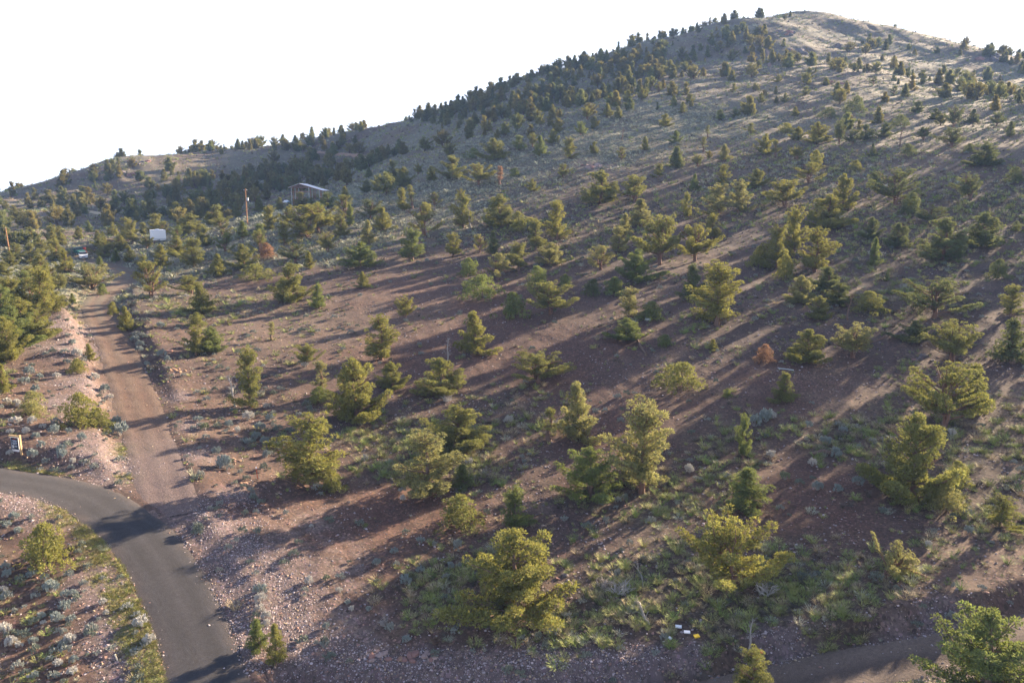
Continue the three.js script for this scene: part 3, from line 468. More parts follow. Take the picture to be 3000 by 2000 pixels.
// ---------------------------------------------------------------- stones, grass and sage
function stoneGeo(s, flat) {
  seed = s * 31 + 3;
  const g = new THREE.IcosahedronGeometry(1, 0), p = g.attributes.position, m = {};
  for (let i = 0; i < p.count; i++) { const k = [p.getX(i), p.getY(i), p.getZ(i)].map((v) => v.toFixed(2)).join(); m[k] ??= rr(0.6, 1.25); p.setXYZ(i, p.getX(i) * m[k], p.getY(i) * m[k] * flat, p.getZ(i) * m[k] * 0.85); }
  g.deleteAttribute('uv'); g.computeVertexNormals();
  return g;
}
function tuftGeo(s, n, spread, h, w, lean) {                           // a tuft of bent blades
  seed = s * 57 + 11;
  const p = [];
  for (let i = 0; i < n; i++) {
    const a = rr(0, 6.28), r = spread * Math.sqrt(rnd()), o = V(Math.cos(a) * r, -0.02, Math.sin(a) * r), d = V(Math.cos(a) * lean * rr(0.2, 1) + rr(-0.2, 0.2), 1, Math.sin(a) * lean * rr(0.2, 1) + rr(-0.2, 0.2)).normalize(), L = h * rr(0.6, 1.2), sd = V(-Math.sin(a + rr(-1, 1)), 0, Math.cos(a)).multiplyScalar(w);
    const m = V().copy(o).addScaledVector(d, L * 0.6), t = V().copy(m).addScaledVector(V().copy(d).add(V(Math.cos(a) * 0.5, -0.25, Math.sin(a) * 0.5)).normalize(), L * 0.45);
    p.push(o.x - sd.x, o.y, o.z - sd.z, o.x + sd.x, o.y, o.z + sd.z, m.x, m.y, m.z, m.x - sd.x * 0.8, m.y, m.z - sd.z * 0.8, m.x + sd.x * 0.8, m.y, m.z + sd.z * 0.8, t.x, t.y, t.z);
  }
  const g = new THREE.BufferGeometry(); g.setAttribute('position', new THREE.Float32BufferAttribute(p, 3)); g.computeVertexNormals();
  return g;
}
function sageGeo(s, stems, R, H, n, size) {                            // dome of fine upright sprays on woody stems
  seed = s * 91 + 17;
  const S = new Sprays(), wood = [];
  for (let i = 0; i < stems; i++) {
    const a = i * 2.4 + rr(0, 0.6), q = Math.sqrt((i + 0.5) / stems), c = V(Math.cos(a) * R * q * 0.9, H * (1 - 0.45 * q * q) * rr(0.6, 1.1), Math.sin(a) * R * q * 0.9);
    wood.push(limb([V(c.x * 0.15, -0.05, c.z * 0.15), V(c.x * 0.6, c.y * 0.5, c.z * 0.6), c], [0.018, 0.012, 0.005], 4));
    for (let k = 0; k < n; k++) { const o = V(c.x + rr(-1, 1) * R * 0.17, c.y + rr(-1, 0.6) * H * 0.3, c.z + rr(-1, 1) * R * 0.17), d = V(c.x * 0.9 + rr(-0.5, 0.5), rr(0.5, 1.3), c.z * 0.9 + rr(-0.5, 0.5)).normalize(), v = rr(0.75, 1.25); S.add(o, d, size * rr(0.7, 1.4), size * rr(0.12, 0.22), lin(v, v, v)); }
  }
  return { wood: mergeGeometries(wood), leaf: S.geometry() };
}
const onRoad = (x, z, pad = 0) => Object.values(roads).some((R) => { const n = nearRoad(R, x, z); return n && n[0] < R.width / 2 + pad; });
const polar = (r0, r1) => { const a = rr(-0.72, 0.72), r = r0 * Math.pow(r1 / r0, rnd()); return [Math.sin(a) * r, -Math.cos(a) * r, r]; };
function scatter(name, label, category, geos, mat, spots, tilt) {      // spots: [x, z, size, colour, sink]
  const g = new THREE.Group(); g.name = name; scene.add(g); tag(g, label, category, null, 'stuff');
  const lots = geos.map(() => []); for (const s of spots) lots[Math.floor(rnd() * geos.length)].push(s);
  geos.forEach((geo, i) => {
    const im = new THREE.InstancedMesh(geo, mat, lots[i].length), m = new THREE.Matrix4(), e = new THREE.Euler();
    lots[i].forEach(([x, z, s, c, sink], j) => { m.compose(V(x, height(x, z) - sink, z), new THREE.Quaternion().setFromEuler(e.set(rr(-tilt, tilt), rr(0, 6.28), rr(-tilt, tilt))), V(s * rr(0.8, 1.2), s * rr(0.75, 1.15), s * rr(0.8, 1.2))); im.setMatrixAt(j, m); im.setColorAt(j, c); });
    im.name = 'scattered_' + category.replace(' ', '_'); im.castShadow = im.receiveShadow = true; im.userData.kind = 'stuff'; g.add(im);
  });
  console.log(name, spots.length);
}
const stoneCol = (pale) => { const a = rnd(), v = rr(0.7, 1.2); return a < 0.30 + 0.3 * pale ? lin(0.36 * v, 0.30 * v, 0.305 * v) : a < 0.72 ? lin(0.26 * v, 0.155 * v, 0.125 * v) : a < 0.9 ? lin(0.14 * v, 0.12 * v, 0.12 * v) : lin(0.36 * v, 0.27 * v, 0.18 * v); };
{
  seed = 1001; const spots = [];
  for (const [cx, cz, r] of zones.rubble) for (let k = 0, n = Math.round(Math.min(r * r, 40) * 170); k < n; k++) {
    const a = rr(0, 6.28), q = r * 1.35 * Math.sqrt(rnd()), x = cx + Math.cos(a) * q, z = cz + Math.sin(a) * q;
    if (rnd() > zone('rubble', x, z) + 0.05 || onRoad(x, z, -rr(0, 2) * rnd())) continue;
    const s = 0.022 + 0.075 * Math.pow(rnd(), 3.5); spots.push([x, z, s, stoneCol(1), s * 0.2]);
  }
  for (let k = 0; k < 130000; k++) {
    const [x, z, r] = polar(42, 230); if (onRoad(x, z, -0.1) && rnd() < 0.93) continue;
    if (rnd() > 0.35 + 0.9 * sstep(-0.2, 0.35, fbm(x * 0.12, z * 0.12, 3)) - 0.3 * zone('sage', x, z)) continue;
    const s = (0.025 + 0.11 * Math.pow(rnd(), 4)) * (1 + r / 260); spots.push([x, z, s, stoneCol(0), s * 0.25]);
  }
  scatter('loose_stones', 'loose pale and red stones strewn over the slope and road banks', 'stones', [stoneGeo(1, 0.55), stoneGeo(2, 0.7), stoneGeo(3, 0.45), stoneGeo(4, 0.8)], std(0xffffff, 0.95, { flatShading: true }), spots, 0.4);
}
const blade = std(0xffffff, 0.9, { side: THREE.DoubleSide });
const green = () => { const a = rnd(), v = rr(0.8, 1.2); return lin((0.20 + 0.14 * a) * v, (0.27 + 0.06 * a) * v, (0.062 + 0.05 * a) * v); };
const straw = () => { const v = rr(0.75, 1.2); return lin(0.36 * v, 0.29 * v, 0.17 * v); };
const grey = () => { const v = rr(0.8, 1.2), a = rnd(); return lin((0.32 + 0.07 * a) * v, (0.34 + 0.04 * a) * v, (0.25 + 0.02 * a) * v); };
{
  seed = 2002; const spots = [], far = [], clear = [[1988, 1842], [2013, 1858], [2041, 1870]].map(([x, y]) => hit(x, y));
  for (let k = 0; k < 260000; k++) {
    const [x, z, r] = polar(42, 660); if (onRoad(x, z, 0.1) || clear.some((p) => Math.hypot(p.x - x, p.z - z) < 0.7)) continue;
    const b = zone('bunch', x, z), sg = zone('sage', x, z), d = 0.07 + 0.07 * sstep(80, 120, r) + 0.21 * b + 0.85 * sg + (r > 170 ? 0.22 + 0.25 * sstep(220, 300, r) : 0) + 0.4 * fbm(x * 0.2, z * 0.2, 3) - 0.15 * zone('red', x, z) - 0.3 * zone('rubble', x, z) - 0.2 * zone('ledge', x, z);
    if (rnd() > d) continue;
    const big = rnd() < 0.16 + 0.5 * b, s = (big ? rr(0.85, 1.5) : rr(0.25, 0.65)) * (1 + r / 240), c = rnd() < sg * 0.8 + (r > 200 ? 0.22 : 0.05) ? grey() : rnd() < 0.62 ? green() : rnd() < 0.5 ? straw() : lin(0.10, 0.085, 0.06);
    (r < 150 ? spots : far).push([x, z, s, c, 0]);
  }
  scatter('bunch_grass', 'scattered tufts of green and straw coloured bunch grass on the slope', 'grass', [tuftGeo(1, 70, 0.15, 0.40, 0.010, 0.9), tuftGeo(2, 56, 0.12, 0.34, 0.010, 1.1), tuftGeo(3, 80, 0.2, 0.30, 0.011, 1.1)], blade, spots, 0.15);
  scatter('far_grass_and_sage', 'speckle of far grass and sage tufts on the upper slopes', 'grass', [tuftGeo(4, 16, 0.2, 0.40, 0.035, 0.9), tuftGeo(5, 14, 0.24, 0.34, 0.04, 1.1)], blade, far, 0.15);
}
{
  seed = 3003; const spots = [];
  for (const [cx, cz, r] of zones.verge) for (let k = 0, n = Math.round(r * r * 330); k < n; k++) {
    const a = rr(0, 6.28), q = r * 1.4 * Math.sqrt(rnd()), x = cx + Math.cos(a) * q, z = cz + Math.sin(a) * q;
    if (rnd() > zone('verge', x, z) * (0.15 + sstep(-0.25, 0.2, fbm(x * 0.7, z * 0.7, 3))) || onRoad(x, z, 0)) continue;
    spots.push([x, z, rr(0.5, 1.2), rnd() < 0.5 ? lin(rr(0.2, 0.27), rr(0.19, 0.24), 0.055) : rnd() < 0.6 ? green() : straw(), 0]);
  }
  scatter('verge_grass', 'short yellow-green grass lining the outer edge of the asphalt', 'grass', [tuftGeo(6, 26, 0.14, 0.16, 0.010, 1.2), tuftGeo(7, 22, 0.12, 0.2, 0.009, 1.0)], blade, spots, 0.1);
}
// sagebrush one can count by the roads, and the small ones between
{
  const vs = [sageGeo(1, 15, 0.5, 0.62, 40, 0.17), sageGeo(2, 12, 0.55, 0.55, 42, 0.18), sageGeo(3, 18, 0.6, 0.7, 40, 0.17), sageGeo(4, 10, 0.5, 0.6, 46, 0.2)];
  const mk = (c) => std(c, 0.95, { vertexColors: true, side: THREE.DoubleSide });
  const G = { silver: mk(lin(0.46, 0.44, 0.40)), blue: mk(lin(0.24, 0.27, 0.25)), green: mk(lin(0.20, 0.22, 0.13)) };
  const said = []; seed = 7070;
  const put = (px, py, w, tone) => {
    const p = hit(px, py); if (!p || onRoad(p.x, p.z, 0.1)) return;
    const s = w * depthOf(p) / F / 1.25, v = pick(vs), o = base('sagebrush', p, rr(0, 6)); o.scale.set(s, s * rr(1.0, 1.35), s);
    part('stems', v.wood, M.grey, o); part('leaves', v.leaf, G[tone], o);
    tag(o, '', 'sagebrush', 'sagebrush clumps along the roads'); said.push({ px, py, obj: o, say: { silver: 'pale silvery', blue: 'blue-grey', green: 'dull green' }[tone] });
  };
  for (const [x, y, w, t] of [
    // beside the track and sign (zoomed survey)
    [275, 1115, 34, 'silver'], [318, 1125, 36, 'blue'], [305, 1150, 30, 'blue'], [320, 1170, 26, 'silver'], [350, 1172, 24, 'silver'], [352, 1222, 30, 'silver'], [340, 1245, 34, 'blue'], [350, 1275, 58, 'blue'], [212, 1010, 26, 'blue'], [225, 1045, 34, 'silver'], [318, 1057, 22, 'silver'], [70, 1125, 36, 'blue'], [85, 1098, 30, 'blue'], [103, 1148, 30, 'blue'], [115, 1108, 24, 'blue'], [165, 1108, 24, 'silver'], [20, 1182, 24, 'silver'], [50, 1185, 22, 'silver'], [45, 1240, 36, 'silver'], [92, 1240, 26, 'silver'], [55, 1192, 20, 'silver'], [125, 1255, 20, 'silver'], [158, 1270, 30, 'blue'], [105, 1283, 26, 'blue'], [200, 1270, 22, 'blue'], [240, 1290, 26, 'blue'], [120, 1310, 28, 'blue'], [178, 1318, 30, 'blue'], [28, 1332, 24, 'silver'], [95, 1340, 30, 'blue'], [75, 1270, 26, 'silver'], [30, 1270, 22, 'silver'], [213, 1355, 20, 'silver'], [252, 1360, 22, 'silver'], [180, 1340, 34, 'blue'], [160, 1195, 18, 'silver'], [355, 970, 36, 'blue'], [375, 990, 40, 'blue'], [395, 1000, 28, 'blue'], [410, 1015, 30, 'blue'], [408, 1028, 26, 'blue'], [415, 1070, 22, 'blue'], [430, 1072, 20, 'blue'], [455, 880, 18, 'silver'], [335, 905, 20, 'silver'], [343, 945, 24, 'blue'], [470, 960, 22, 'blue'], [475, 1045, 32, 'blue'], [490, 1060, 24, 'blue'], [553, 1018, 26, 'silver'], [545, 870, 16, 'silver'],
    // cut bank and slope right of the track
    [655, 1370, 52, 'blue'], [635, 1330, 34, 'blue'], [580, 1235, 30, 'blue'], [600, 1260, 26, 'green'], [727, 1230, 36, 'silver'], [670, 1250, 26, 'blue'], [790, 1232, 30, 'blue'], [762, 1260, 32, 'blue'], [750, 1285, 28, 'blue'], [775, 1300, 30, 'blue'], [725, 1300, 32, 'blue'], [780, 1340, 28, 'blue'], [695, 1265, 22, 'silver'], [780, 1195, 24, 'silver'], [893, 1075, 22, 'silver'],
    // below the asphalt
    [150, 1735, 42, 'blue'], [145, 1720, 32, 'blue'], [190, 1750, 30, 'blue'], [215, 1745, 26, 'blue'], [215, 1765, 22, 'silver'], [190, 1785, 40, 'blue'], [120, 1810, 30, 'blue'], [165, 1820, 36, 'blue'], [208, 1820, 32, 'blue'], [125, 1828, 20, 'silver'], [15, 1855, 36, 'silver'], [30, 1890, 40, 'silver'], [55, 1895, 26, 'silver'], [97, 1885, 28, 'blue'], [10, 1735, 24, 'silver'], [12, 1755, 26, 'blue'], [205, 1880, 34, 'silver'], [185, 1895, 26, 'blue'], [145, 1935, 24, 'blue'], [170, 1950, 28, 'silver'], [215, 1940, 32, 'blue'], [212, 1975, 34, 'silver'], [100, 1985, 28, 'blue'], [165, 1985, 24, 'blue'], [300, 1770, 26, 'silver'], [310, 1800, 20, 'silver'], [412, 1835, 48, 'silver'], [437, 1885, 46, 'silver'], [425, 1745, 26, 'silver'], [135, 1460, 36, 'silver'], [55, 1412, 18, 'silver'], [178, 1475, 16, 'silver'], [258, 1498, 22, 'silver'], [295, 1528, 26, 'silver'], [40, 1520, 34, 'blue'], [20, 1545, 28, 'blue'], [50, 1560, 26, 'blue'], [90, 1690, 28, 'blue'], [130, 1700, 26, 'blue'], [15, 1665, 30, 'blue'], [20, 1690, 26, 'blue'],
    // at the foot of the bank near the road end
    [762, 1740, 46, 'blue'], [762, 1765, 38, 'silver'], [760, 1790, 34, 'silver'], [780, 1815, 36, 'silver'], [780, 1835, 24, 'silver'], [905, 1710, 26, 'silver'], [912, 1545, 16, 'silver'], [993, 1735, 22, 'silver'], [956, 1698, 22, 'green'], [1103, 1655, 26, 'blue'], [1188, 1710, 40, 'blue'], [1232, 1675, 28, 'blue'], [1155, 1620, 26, 'blue'], [1232, 1590, 26, 'blue'], [1320, 1665, 28, 'blue'], [1190, 1880, 28, 'blue'], [1340, 1600, 26, 'blue'], [1018, 1770, 22, 'blue'], [1030, 1790, 22, 'silver'], [1080, 1790, 20, 'blue'], [955, 1842, 22, 'blue'],
    // on the open slope
    [2245, 1235, 50, 'blue'], [2212, 1248, 48, 'blue'], [2260, 1225, 32, 'silver'], [2788, 1275, 30, 'silver'], [2370, 1252, 28, 'blue'], [2450, 1340, 40, 'blue'], [2395, 1435, 34, 'blue'], [2455, 1440, 36, 'blue'], [2515, 1420, 40, 'blue'], [2300, 1405, 36, 'green'], [2260, 1340, 34, 'silver'], [2020, 1385, 28, 'silver'], [2560, 1415, 34, 'blue'], [2470, 1265, 30, 'blue'], [1490, 1240, 30, 'silver'], [1375, 1360, 28, 'silver'], [1180, 1465, 18, 'silver'], [1070, 1350, 24, 'silver'], [1620, 1100, 22, 'silver'], [2380, 1365, 26, 'silver'], [2840, 1560, 30, 'blue'], [2720, 1600, 26, 'silver'], [2110, 1480, 24, 'green'], [2660, 1350, 30, 'blue'], [2420, 1300, 36, 'blue'],
  ]) put(x, y, w, t);
  steer(said, 'sagebrush');
  console.log('sagebrush', said.length);
  const spots = [];
  seed = 8080;
  for (let k = 0; k < 26000; k++) {
    const [x, z, r] = polar(44, 330); if (onRoad(x, z, 0.2)) continue;
    const low = x < -22 && r < 130 ? 0.13 : 0, d = 0.035 + low + 0.5 * zone('sage', x, z) + (r > 120 ? 0.03 : 0); if (rnd() > d) continue;
    spots.push([x, z, rr(0.35, 0.8) * (1 + r / 400), rnd() < 0.5 ? lin(0.25, 0.26, 0.23) : lin(0.16, 0.18, 0.14), 0]);
  }
  const sg = sageGeo(9, 12, 0.5, 0.5, 16, 0.22), mat = std(0xffffff, 0.95, { vertexColors: true, side: THREE.DoubleSide });
  scatter('small_sagebrush', 'small grey-green sage clumps dotted between the larger shrubs', 'sagebrush', [sg.leaf, sageGeo(10, 9, 0.42, 0.42, 18, 0.2).leaf], mat, spots, 0.1);
}

// ---------------------------------------------------------------- made things
const yaw = (p) => Math.atan2(p.x, p.z) + Math.PI;                     // turn that faces the point where the photographer hovered
const C = { white: std(lin(0.78, 0.78, 0.80), 0.6), timber: std(lin(0.46, 0.30, 0.15), 0.9), steel: std(lin(0.42, 0.40, 0.39), 0.7), redSteel: std(lin(0.34, 0.17, 0.12), 0.8), roof: std(lin(0.80, 0.78, 0.80), 0.5), dark: std(lin(0.012, 0.014, 0.018), 0.15), tyre: std(lin(0.02, 0.02, 0.02), 0.9), chrome: std(lin(0.55, 0.55, 0.56), 0.35) };
{ // hanging roadside sign
  const p = hit(62, 1331), o = base('hanging_sign', p, -0.28);
  part('post', box(0.15, 1.95, 0.15, 0, 0.85, 0), C.timber, o); part('arm', box(1.12, 0.14, 0.13, -0.635, 1.68, 0), C.timber, o);
  const cv = document.createElement('canvas'); cv.width = 256; cv.height = 352; const g = cv.getContext('2d');
  g.fillStyle = '#0b0f1c'; g.fillRect(0, 0, 256, 352); g.strokeStyle = '#b9c2d8'; g.lineWidth = 9; g.strokeRect(4, 4, 248, 344);
  g.fillStyle = '#a8281c'; for (const [x, w] of [[78, 34], [118, 14], [138, 30]]) g.fillRect(x, 46, w, 15);
  g.fillStyle = '#c9cfdc'; seed = 5;
  for (const [y, h, x0, x1] of [[84, 22, 44, 212], [116, 16, 74, 190], [150, 22, 34, 216], [186, 16, 60, 200], [232, 22, 112, 206], [266, 16, 120, 196]]) for (let x = x0; x < x1;) { const w = rr(8, 22); g.fillRect(x, y + rr(-2, 2), Math.min(w, x1 - x), h * rr(0.7, 1)); x += w + 5; }
  g.fillStyle = '#d8d4d0'; g.fillRect(30, 226, 62, 78); g.fillStyle = '#8a6a54'; g.fillRect(50, 244, 22, 30);
  const tx = new THREE.CanvasTexture(cv); tx.colorSpace = THREE.SRGBColorSpace;
  part('panel', box(0.86, 1.16, 0.03, -0.62, 0.98, 0), [C.white, C.white, C.white, C.white, std(0xffffff, 0.6, { map: tx }), C.dark], o);
  part('rider', box(0.8, 0.16, 0.02, -0.62, 0.3, 0), C.white, o);
  for (const x of [-0.95, -0.3]) part('chain', box(0.02, 0.06, 0.02, x, 1.585, 0), C.steel, o);
  tag(o, 'black hanging sign board on a new timber post beside the asphalt bend', 'sign');
}
function stake(px, py, h, mat, cap, label, lean = 0.06) { const p = hit(px, py), o = base('survey_stake', p, 0.4); o.rotation.z = lean; const H = h * depthOf(p) / F; part('stake', box(0.07, H, 0.05, 0, H / 2 - 0.05, 0), mat, o); part('flagging', box(0.1, H * 0.14, 0.08, 0, H * 0.95, 0), cap, o); tag(o, label, 'stake'); }
stake(754, 1402, 36, std(lin(0.50, 0.10, 0.04), 0.8), C.white, 'orange survey stake with a white top beside the rock cut');
stake(38, 1090, 26, std(lin(0.16, 0.11, 0.08), 0.9), std(lin(0.13, 0.09, 0.07), 0.9), 'weathered brown marker post among the rubble beside the track');
stake(343, 1935, 22, std(lin(0.5, 0.45, 0.36), 0.9), std(lin(0.5, 0.45, 0.36), 0.9), 'short bleached stake in the grass below the asphalt', 0.25);
function sheet(name, px, py, w, d, thick, mat, turn, label, category) {
  const p = hit(px, py), m = depthOf(p) / F, o = base(name, p.clone().add(V(0, 0.2, 0)), turn); o.rotation.order = 'YXZ'; o.rotation.x = 0.32;
  part('board', box(w * m, thick, d * m, 0, 0, 0), mat, o); part('edge_strip', box(w * m * 1.02, thick * 1.3, 0.05, 0, 0.002, d * m / 2), std(mat.color.clone().multiplyScalar(0.8), 0.6), o); tag(o, label, category);
}
sheet('white_sheet', 1988, 1842, 18, 9, 0.05, C.white, -0.2, 'white sheet of board lying on grass, the upper of the two white panels', 'panel');
sheet('white_sheet', 2013, 1858, 18, 9, 0.05, C.white, -0.15, 'white sheet of board lying on grass right above the yellow scrap', 'panel');
sheet('yellow_scrap', 2041, 1870, 17, 11, 0.06, std(lin(0.72, 0.48, 0.02), 0.6), 0.35, 'bright yellow scrap on the grass below the white panels', 'scrap');
sheet('white_scrap', 1963, 1876, 8, 9, 0.1, C.white, 0.9, 'small white crumpled scrap left of the yellow one', 'scrap');
sheet('white_scrap', 1898, 939, 16, 9, 0.12, C.white, -0.3, 'white scrap half hidden beside a bush on the middle slope', 'scrap');
sheet('red_marker', 2229, 1915, 15, 9, 0.06, std(lin(0.62, 0.07, 0.04), 0.6), -0.7, 'red and white marker board at the foot of the gravel heap', 'marker');
function tube(name, label, category, mat, pts, radii, twigs) {         // logs and pipes that follow the ground
  const q = pts.map(([x, y]) => hit(x, y)), o = base(name, q[0].clone()), loc = q.map((a, i) => a.clone().sub(q[0]).add(V(0, radii[i] * 0.8, 0)));
  part('stem', limb(loc, radii, 8), mat, o);
  if (twigs) { seed = twigs; const w = []; for (let i = 0; i < 7; i++) { const a = loc[Math.floor(rr(1, loc.length))], e = a.clone().add(V(rr(-0.6, 0.6), rr(0.1, 0.6), rr(-0.5, 0.5))); w.push(limb([a, a.clone().lerp(e, 0.6).add(V(0, rr(0, 0.15), 0)), e], [0.035, 0.02, 0.008], 4)); } part('branch_stubs', mergeGeometries(w), mat, o); }
  tag(o, label, category);
}
tube('fallen_log', 'crooked grey fallen log lying in the bunch grass', 'log', M.grey, [[1858, 1768], [1872, 1772], [1882, 1795], [1890, 1815], [1903, 1830]], [0.14, 0.16, 0.12, 0.1, 0.06], 3);
tube('fallen_log', 'dark rotten log sunk among shrubs on the slope', 'log', M.bark, [[2380, 1334], [2410, 1326], [2450, 1334], [2480, 1345]], [0.2, 0.22, 0.2, 0.12], 8);
tube('fallen_log', 'upright bent dead limb behind the bleached brush pile', 'log', M.grey, [[1885, 1720], [1880, 1690], [1870, 1672], [1868, 1658]], [0.07, 0.07, 0.05, 0.03], 4);
tube('fallen_log', 'dark fallen trunk below the pale middle-slope juniper', 'log', M.bark, [[1868, 1000], [1880, 1022], [1895, 1040]], [0.16, 0.14, 0.07], 9);
tube('pale_pipe', 'thin pale pipe lying across the red slope', 'pipe', std(lin(0.42, 0.46, 0.46), 0.6), [[2282, 1080], [2304, 1082], [2326, 1085]], [0.06, 0.06, 0.06]);
function brush(px, py, w, mat, label, s) {
  seed = s; const p = hit(px, py), m = depthOf(p) / F, R = w * m / 2, o = base('brush_pile', p), g = [];
  for (let i = 0; i < 46; i++) { const a = rr(0, 6.28), b = V(Math.cos(a) * R * rr(0.1, 0.5), rr(0, 0.1), Math.sin(a) * R * 0.4), e = b.clone().add(V(rr(-0.8, 0.8) * R, rr(0.1, 0.75) * R, rr(-0.5, 0.5) * R)), c = b.clone().lerp(e, 0.5).add(V(rr(-0.2, 0.2), rr(0, 0.3), rr(-0.2, 0.2))); g.push(limb([b, c, e], [0.035, 0.022, 0.007], 4)); if (i % 2) g.push(limb([c, c.clone().lerp(e, 0.5).add(V(rr(-0.2, 0.2), 0.12, rr(-0.2, 0.2))), e.clone().add(V(rr(-0.5, 0.5), rr(0, 0.4), rr(-0.4, 0.4)))], [0.018, 0.01, 0.004], 3)); }
  part('dead_branches', mergeGeometries(g), mat, o); tag(o, label, 'brush pile');
}
brush(1818, 1735, 95, M.silver, 'bleached pile of dead juniper branches below the big open juniper', 12);
brush(1768, 1720, 70, M.grey, 'darker heap of dead twigs next to the bleached brush pile', 14);
brush(1125, 1832, 42, M.grey, 'flat fan of dead twigs on the bare red ground', 16);
brush(1275, 1885, 34, M.bark, 'small dark tangle of twigs above the bottom bank', 18);
brush(2245, 1740, 80, M.silver, 'dead grey lower branches drooping beside the gnarled juniper', 20);
brush(1308, 1175, 45, M.silver, 'white dead branches at the foot of a broad juniper', 22);
// rocks
const rockMat = { dark: std(lin(0.13, 0.11, 0.11), 1, { flatShading: true }), tan: std(lin(0.28, 0.17, 0.11), 1, { flatShading: true }), pink: std(lin(0.30, 0.215, 0.19), 1, { flatShading: true }), red: std(lin(0.22, 0.12, 0.10), 1, { flatShading: true }) };
const rockGeos = [11, 12, 13, 14, 15].map((s) => { seed = s; const g = new THREE.IcosahedronGeometry(1, 1), p = g.attributes.position, m = {}; for (let i = 0; i < p.count; i++) { const k = [p.getX(i), p.getY(i), p.getZ(i)].map((v) => v.toFixed(2)).join(); m[k] ??= rr(0.68, 1.15); p.setXYZ(i, p.getX(i) * m[k], p.getY(i) * m[k] * 0.75, p.getZ(i) * m[k] * 0.8); } g.deleteAttribute('uv'); g.computeVertexNormals(); return g; });
function outcrop(px, py, w, n, tone, label) {
  const p = hit(px, py); if (!p) return; const m = depthOf(p) / F, R = w * m / 2, o = base('rock_outcrop', p); seed = px * 3 + py;
  for (let i = 0; i < n; i++) { const x = (i / Math.max(1, n - 1) - 0.5) * 2 * R * 0.85 + rr(-0.15, 0.15) * R, z = rr(-0.6, 0.6) * R, s = R * rr(0.5, 1.5) / Math.sqrt(n), r = part('rock', pick(rockGeos), rockMat[rnd() < 0.25 ? 'red' : tone], o); r.position.set(x, height(p.x + x, p.z + z) - p.y - s * rr(0, 0.25), z); r.rotation.set(rr(-0.4, 0.4), rr(0, 6), rr(-0.4, 0.4)); r.scale.set(s * 1.2, s * 0.75, s); }
  tag(o, label, 'rocks', 'rock outcrops');
}
outcrop(1427, 868, 16, 1, 'pink', 'single pale boulder at the edge of a low bush');
outcrop(725, 1420, 40, 7, 'tan', 'tan broken rock at the lower end of the track cutting');
outcrop(690, 1350, 34, 6, 'tan', 'orange-tan rock face in the track cutting by the blue-grey shrubs');
outcrop(640, 1290, 34, 6, 'tan', 'tan rock ledge in the middle of the track cutting');
outcrop(595, 1215, 30, 6, 'tan', 'orange rock ledge above the middle of the track');
outcrop(520, 1085, 40, 6, 'tan', 'tan rock face at the top of the track cutting');
outcrop(480, 1030, 30, 5, 'red', 'reddish rocks at the upper end of the track cutting');
outcrop(1110, 1920, 60, 6, 'pink', 'pinkish slabs in the bottom bank, under the bare ledges');
outcrop(1190, 1925, 60, 7, 'tan', 'tan and pink slabs in the middle of the bottom bank');
outcrop(1260, 1920, 46, 6, 'pink', 'pale slabs in the bottom bank under the dark twigs');
outcrop(1735, 488, 60, 9, 'pink', 'pale rocks spilling from the red cut below the crest');
outcrop(2330, 150, 60, 8, 'dark', 'dark ledge just below the summit, nearest the trail');
outcrop(2480, 140, 70, 9, 'dark', 'long dark ledge on the bright slope below the summit');
outcrop(2300, 95, 60, 7, 'dark', 'dark rocks under the summit skyline');
outcrop(2900, 175, 90, 9, 'dark', 'dark ledge on the summit shoulder at the edge of the view');
outcrop(2450, 245, 50, 7, 'red', 'reddish broken ledge among junipers below the summit');
outcrop(400, 475, 60, 7, 'dark', 'dark rocks on the crest of the tan far hill');
outcrop(365, 515, 60, 7, 'dark', 'dark ledge on the shoulder of the tan far hill');
outcrop(2700, 1050, 60, 7, 'dark', 'dark low ledge beside an open grey-green juniper');
outcrop(1645, 1690, 24, 2, 'dark', 'pair of dark stones beside the big yellow-green juniper');
outcrop(1640, 1760, 24, 1, 'dark', 'lone grey stone near the foot of the big yellow-green juniper');
outcrop(2455, 1832, 22, 1, 'red', 'red angular stone at the lip of the dirt road bank');
// utility poles
function pole(px, py, h, lean, kit, label) {
  const p = hit(px, py), m = depthOf(p) / F, H = h * m, o = base('utility_pole', p); o.rotation.z = lean;
  part('pole', limb([V(0, -0.5, 0), V(0, H * 0.5, 0), V(0, H, 0)], [0.17, 0.15, 0.12], 9), std(lin(0.30, 0.155, 0.075), 0.9), o);
  if (kit) { const c = part('transformer', new THREE.CylinderGeometry(0.24, 0.24, 0.75, 14).translate(0.42, H - 2.6, 0), std(lin(0.5, 0.52, 0.55), 0.5), o); part('bracket', box(0.3, 0.08, 0.1, 0.18, H - 2.5, 0), C.steel, c); part('crossarm', box(0.9, 0.1, 0.1, 0.05, H - 0.45, 0.14), std(lin(0.25, 0.15, 0.09), 0.9), o); for (const x of [-0.3, 0.4]) part('insulator', new THREE.CylinderGeometry(0.05, 0.07, 0.2, 8).translate(x, H - 0.3, 0.14), C.white, o); }
  else part('top_cap', new THREE.CylinderGeometry(0.13, 0.13, 0.06, 9).translate(0, H + 0.03, 0), C.steel, o);
  tag(o, label, 'utility pole', 'utility poles');
}
pole(724, 656, 102, 0.0, true, 'utility pole with a transformer standing before the pole barn ridge');
pole(27, 744, 76, 0.05, false, 'bare reddish pole leaning a little at the edge of the view');
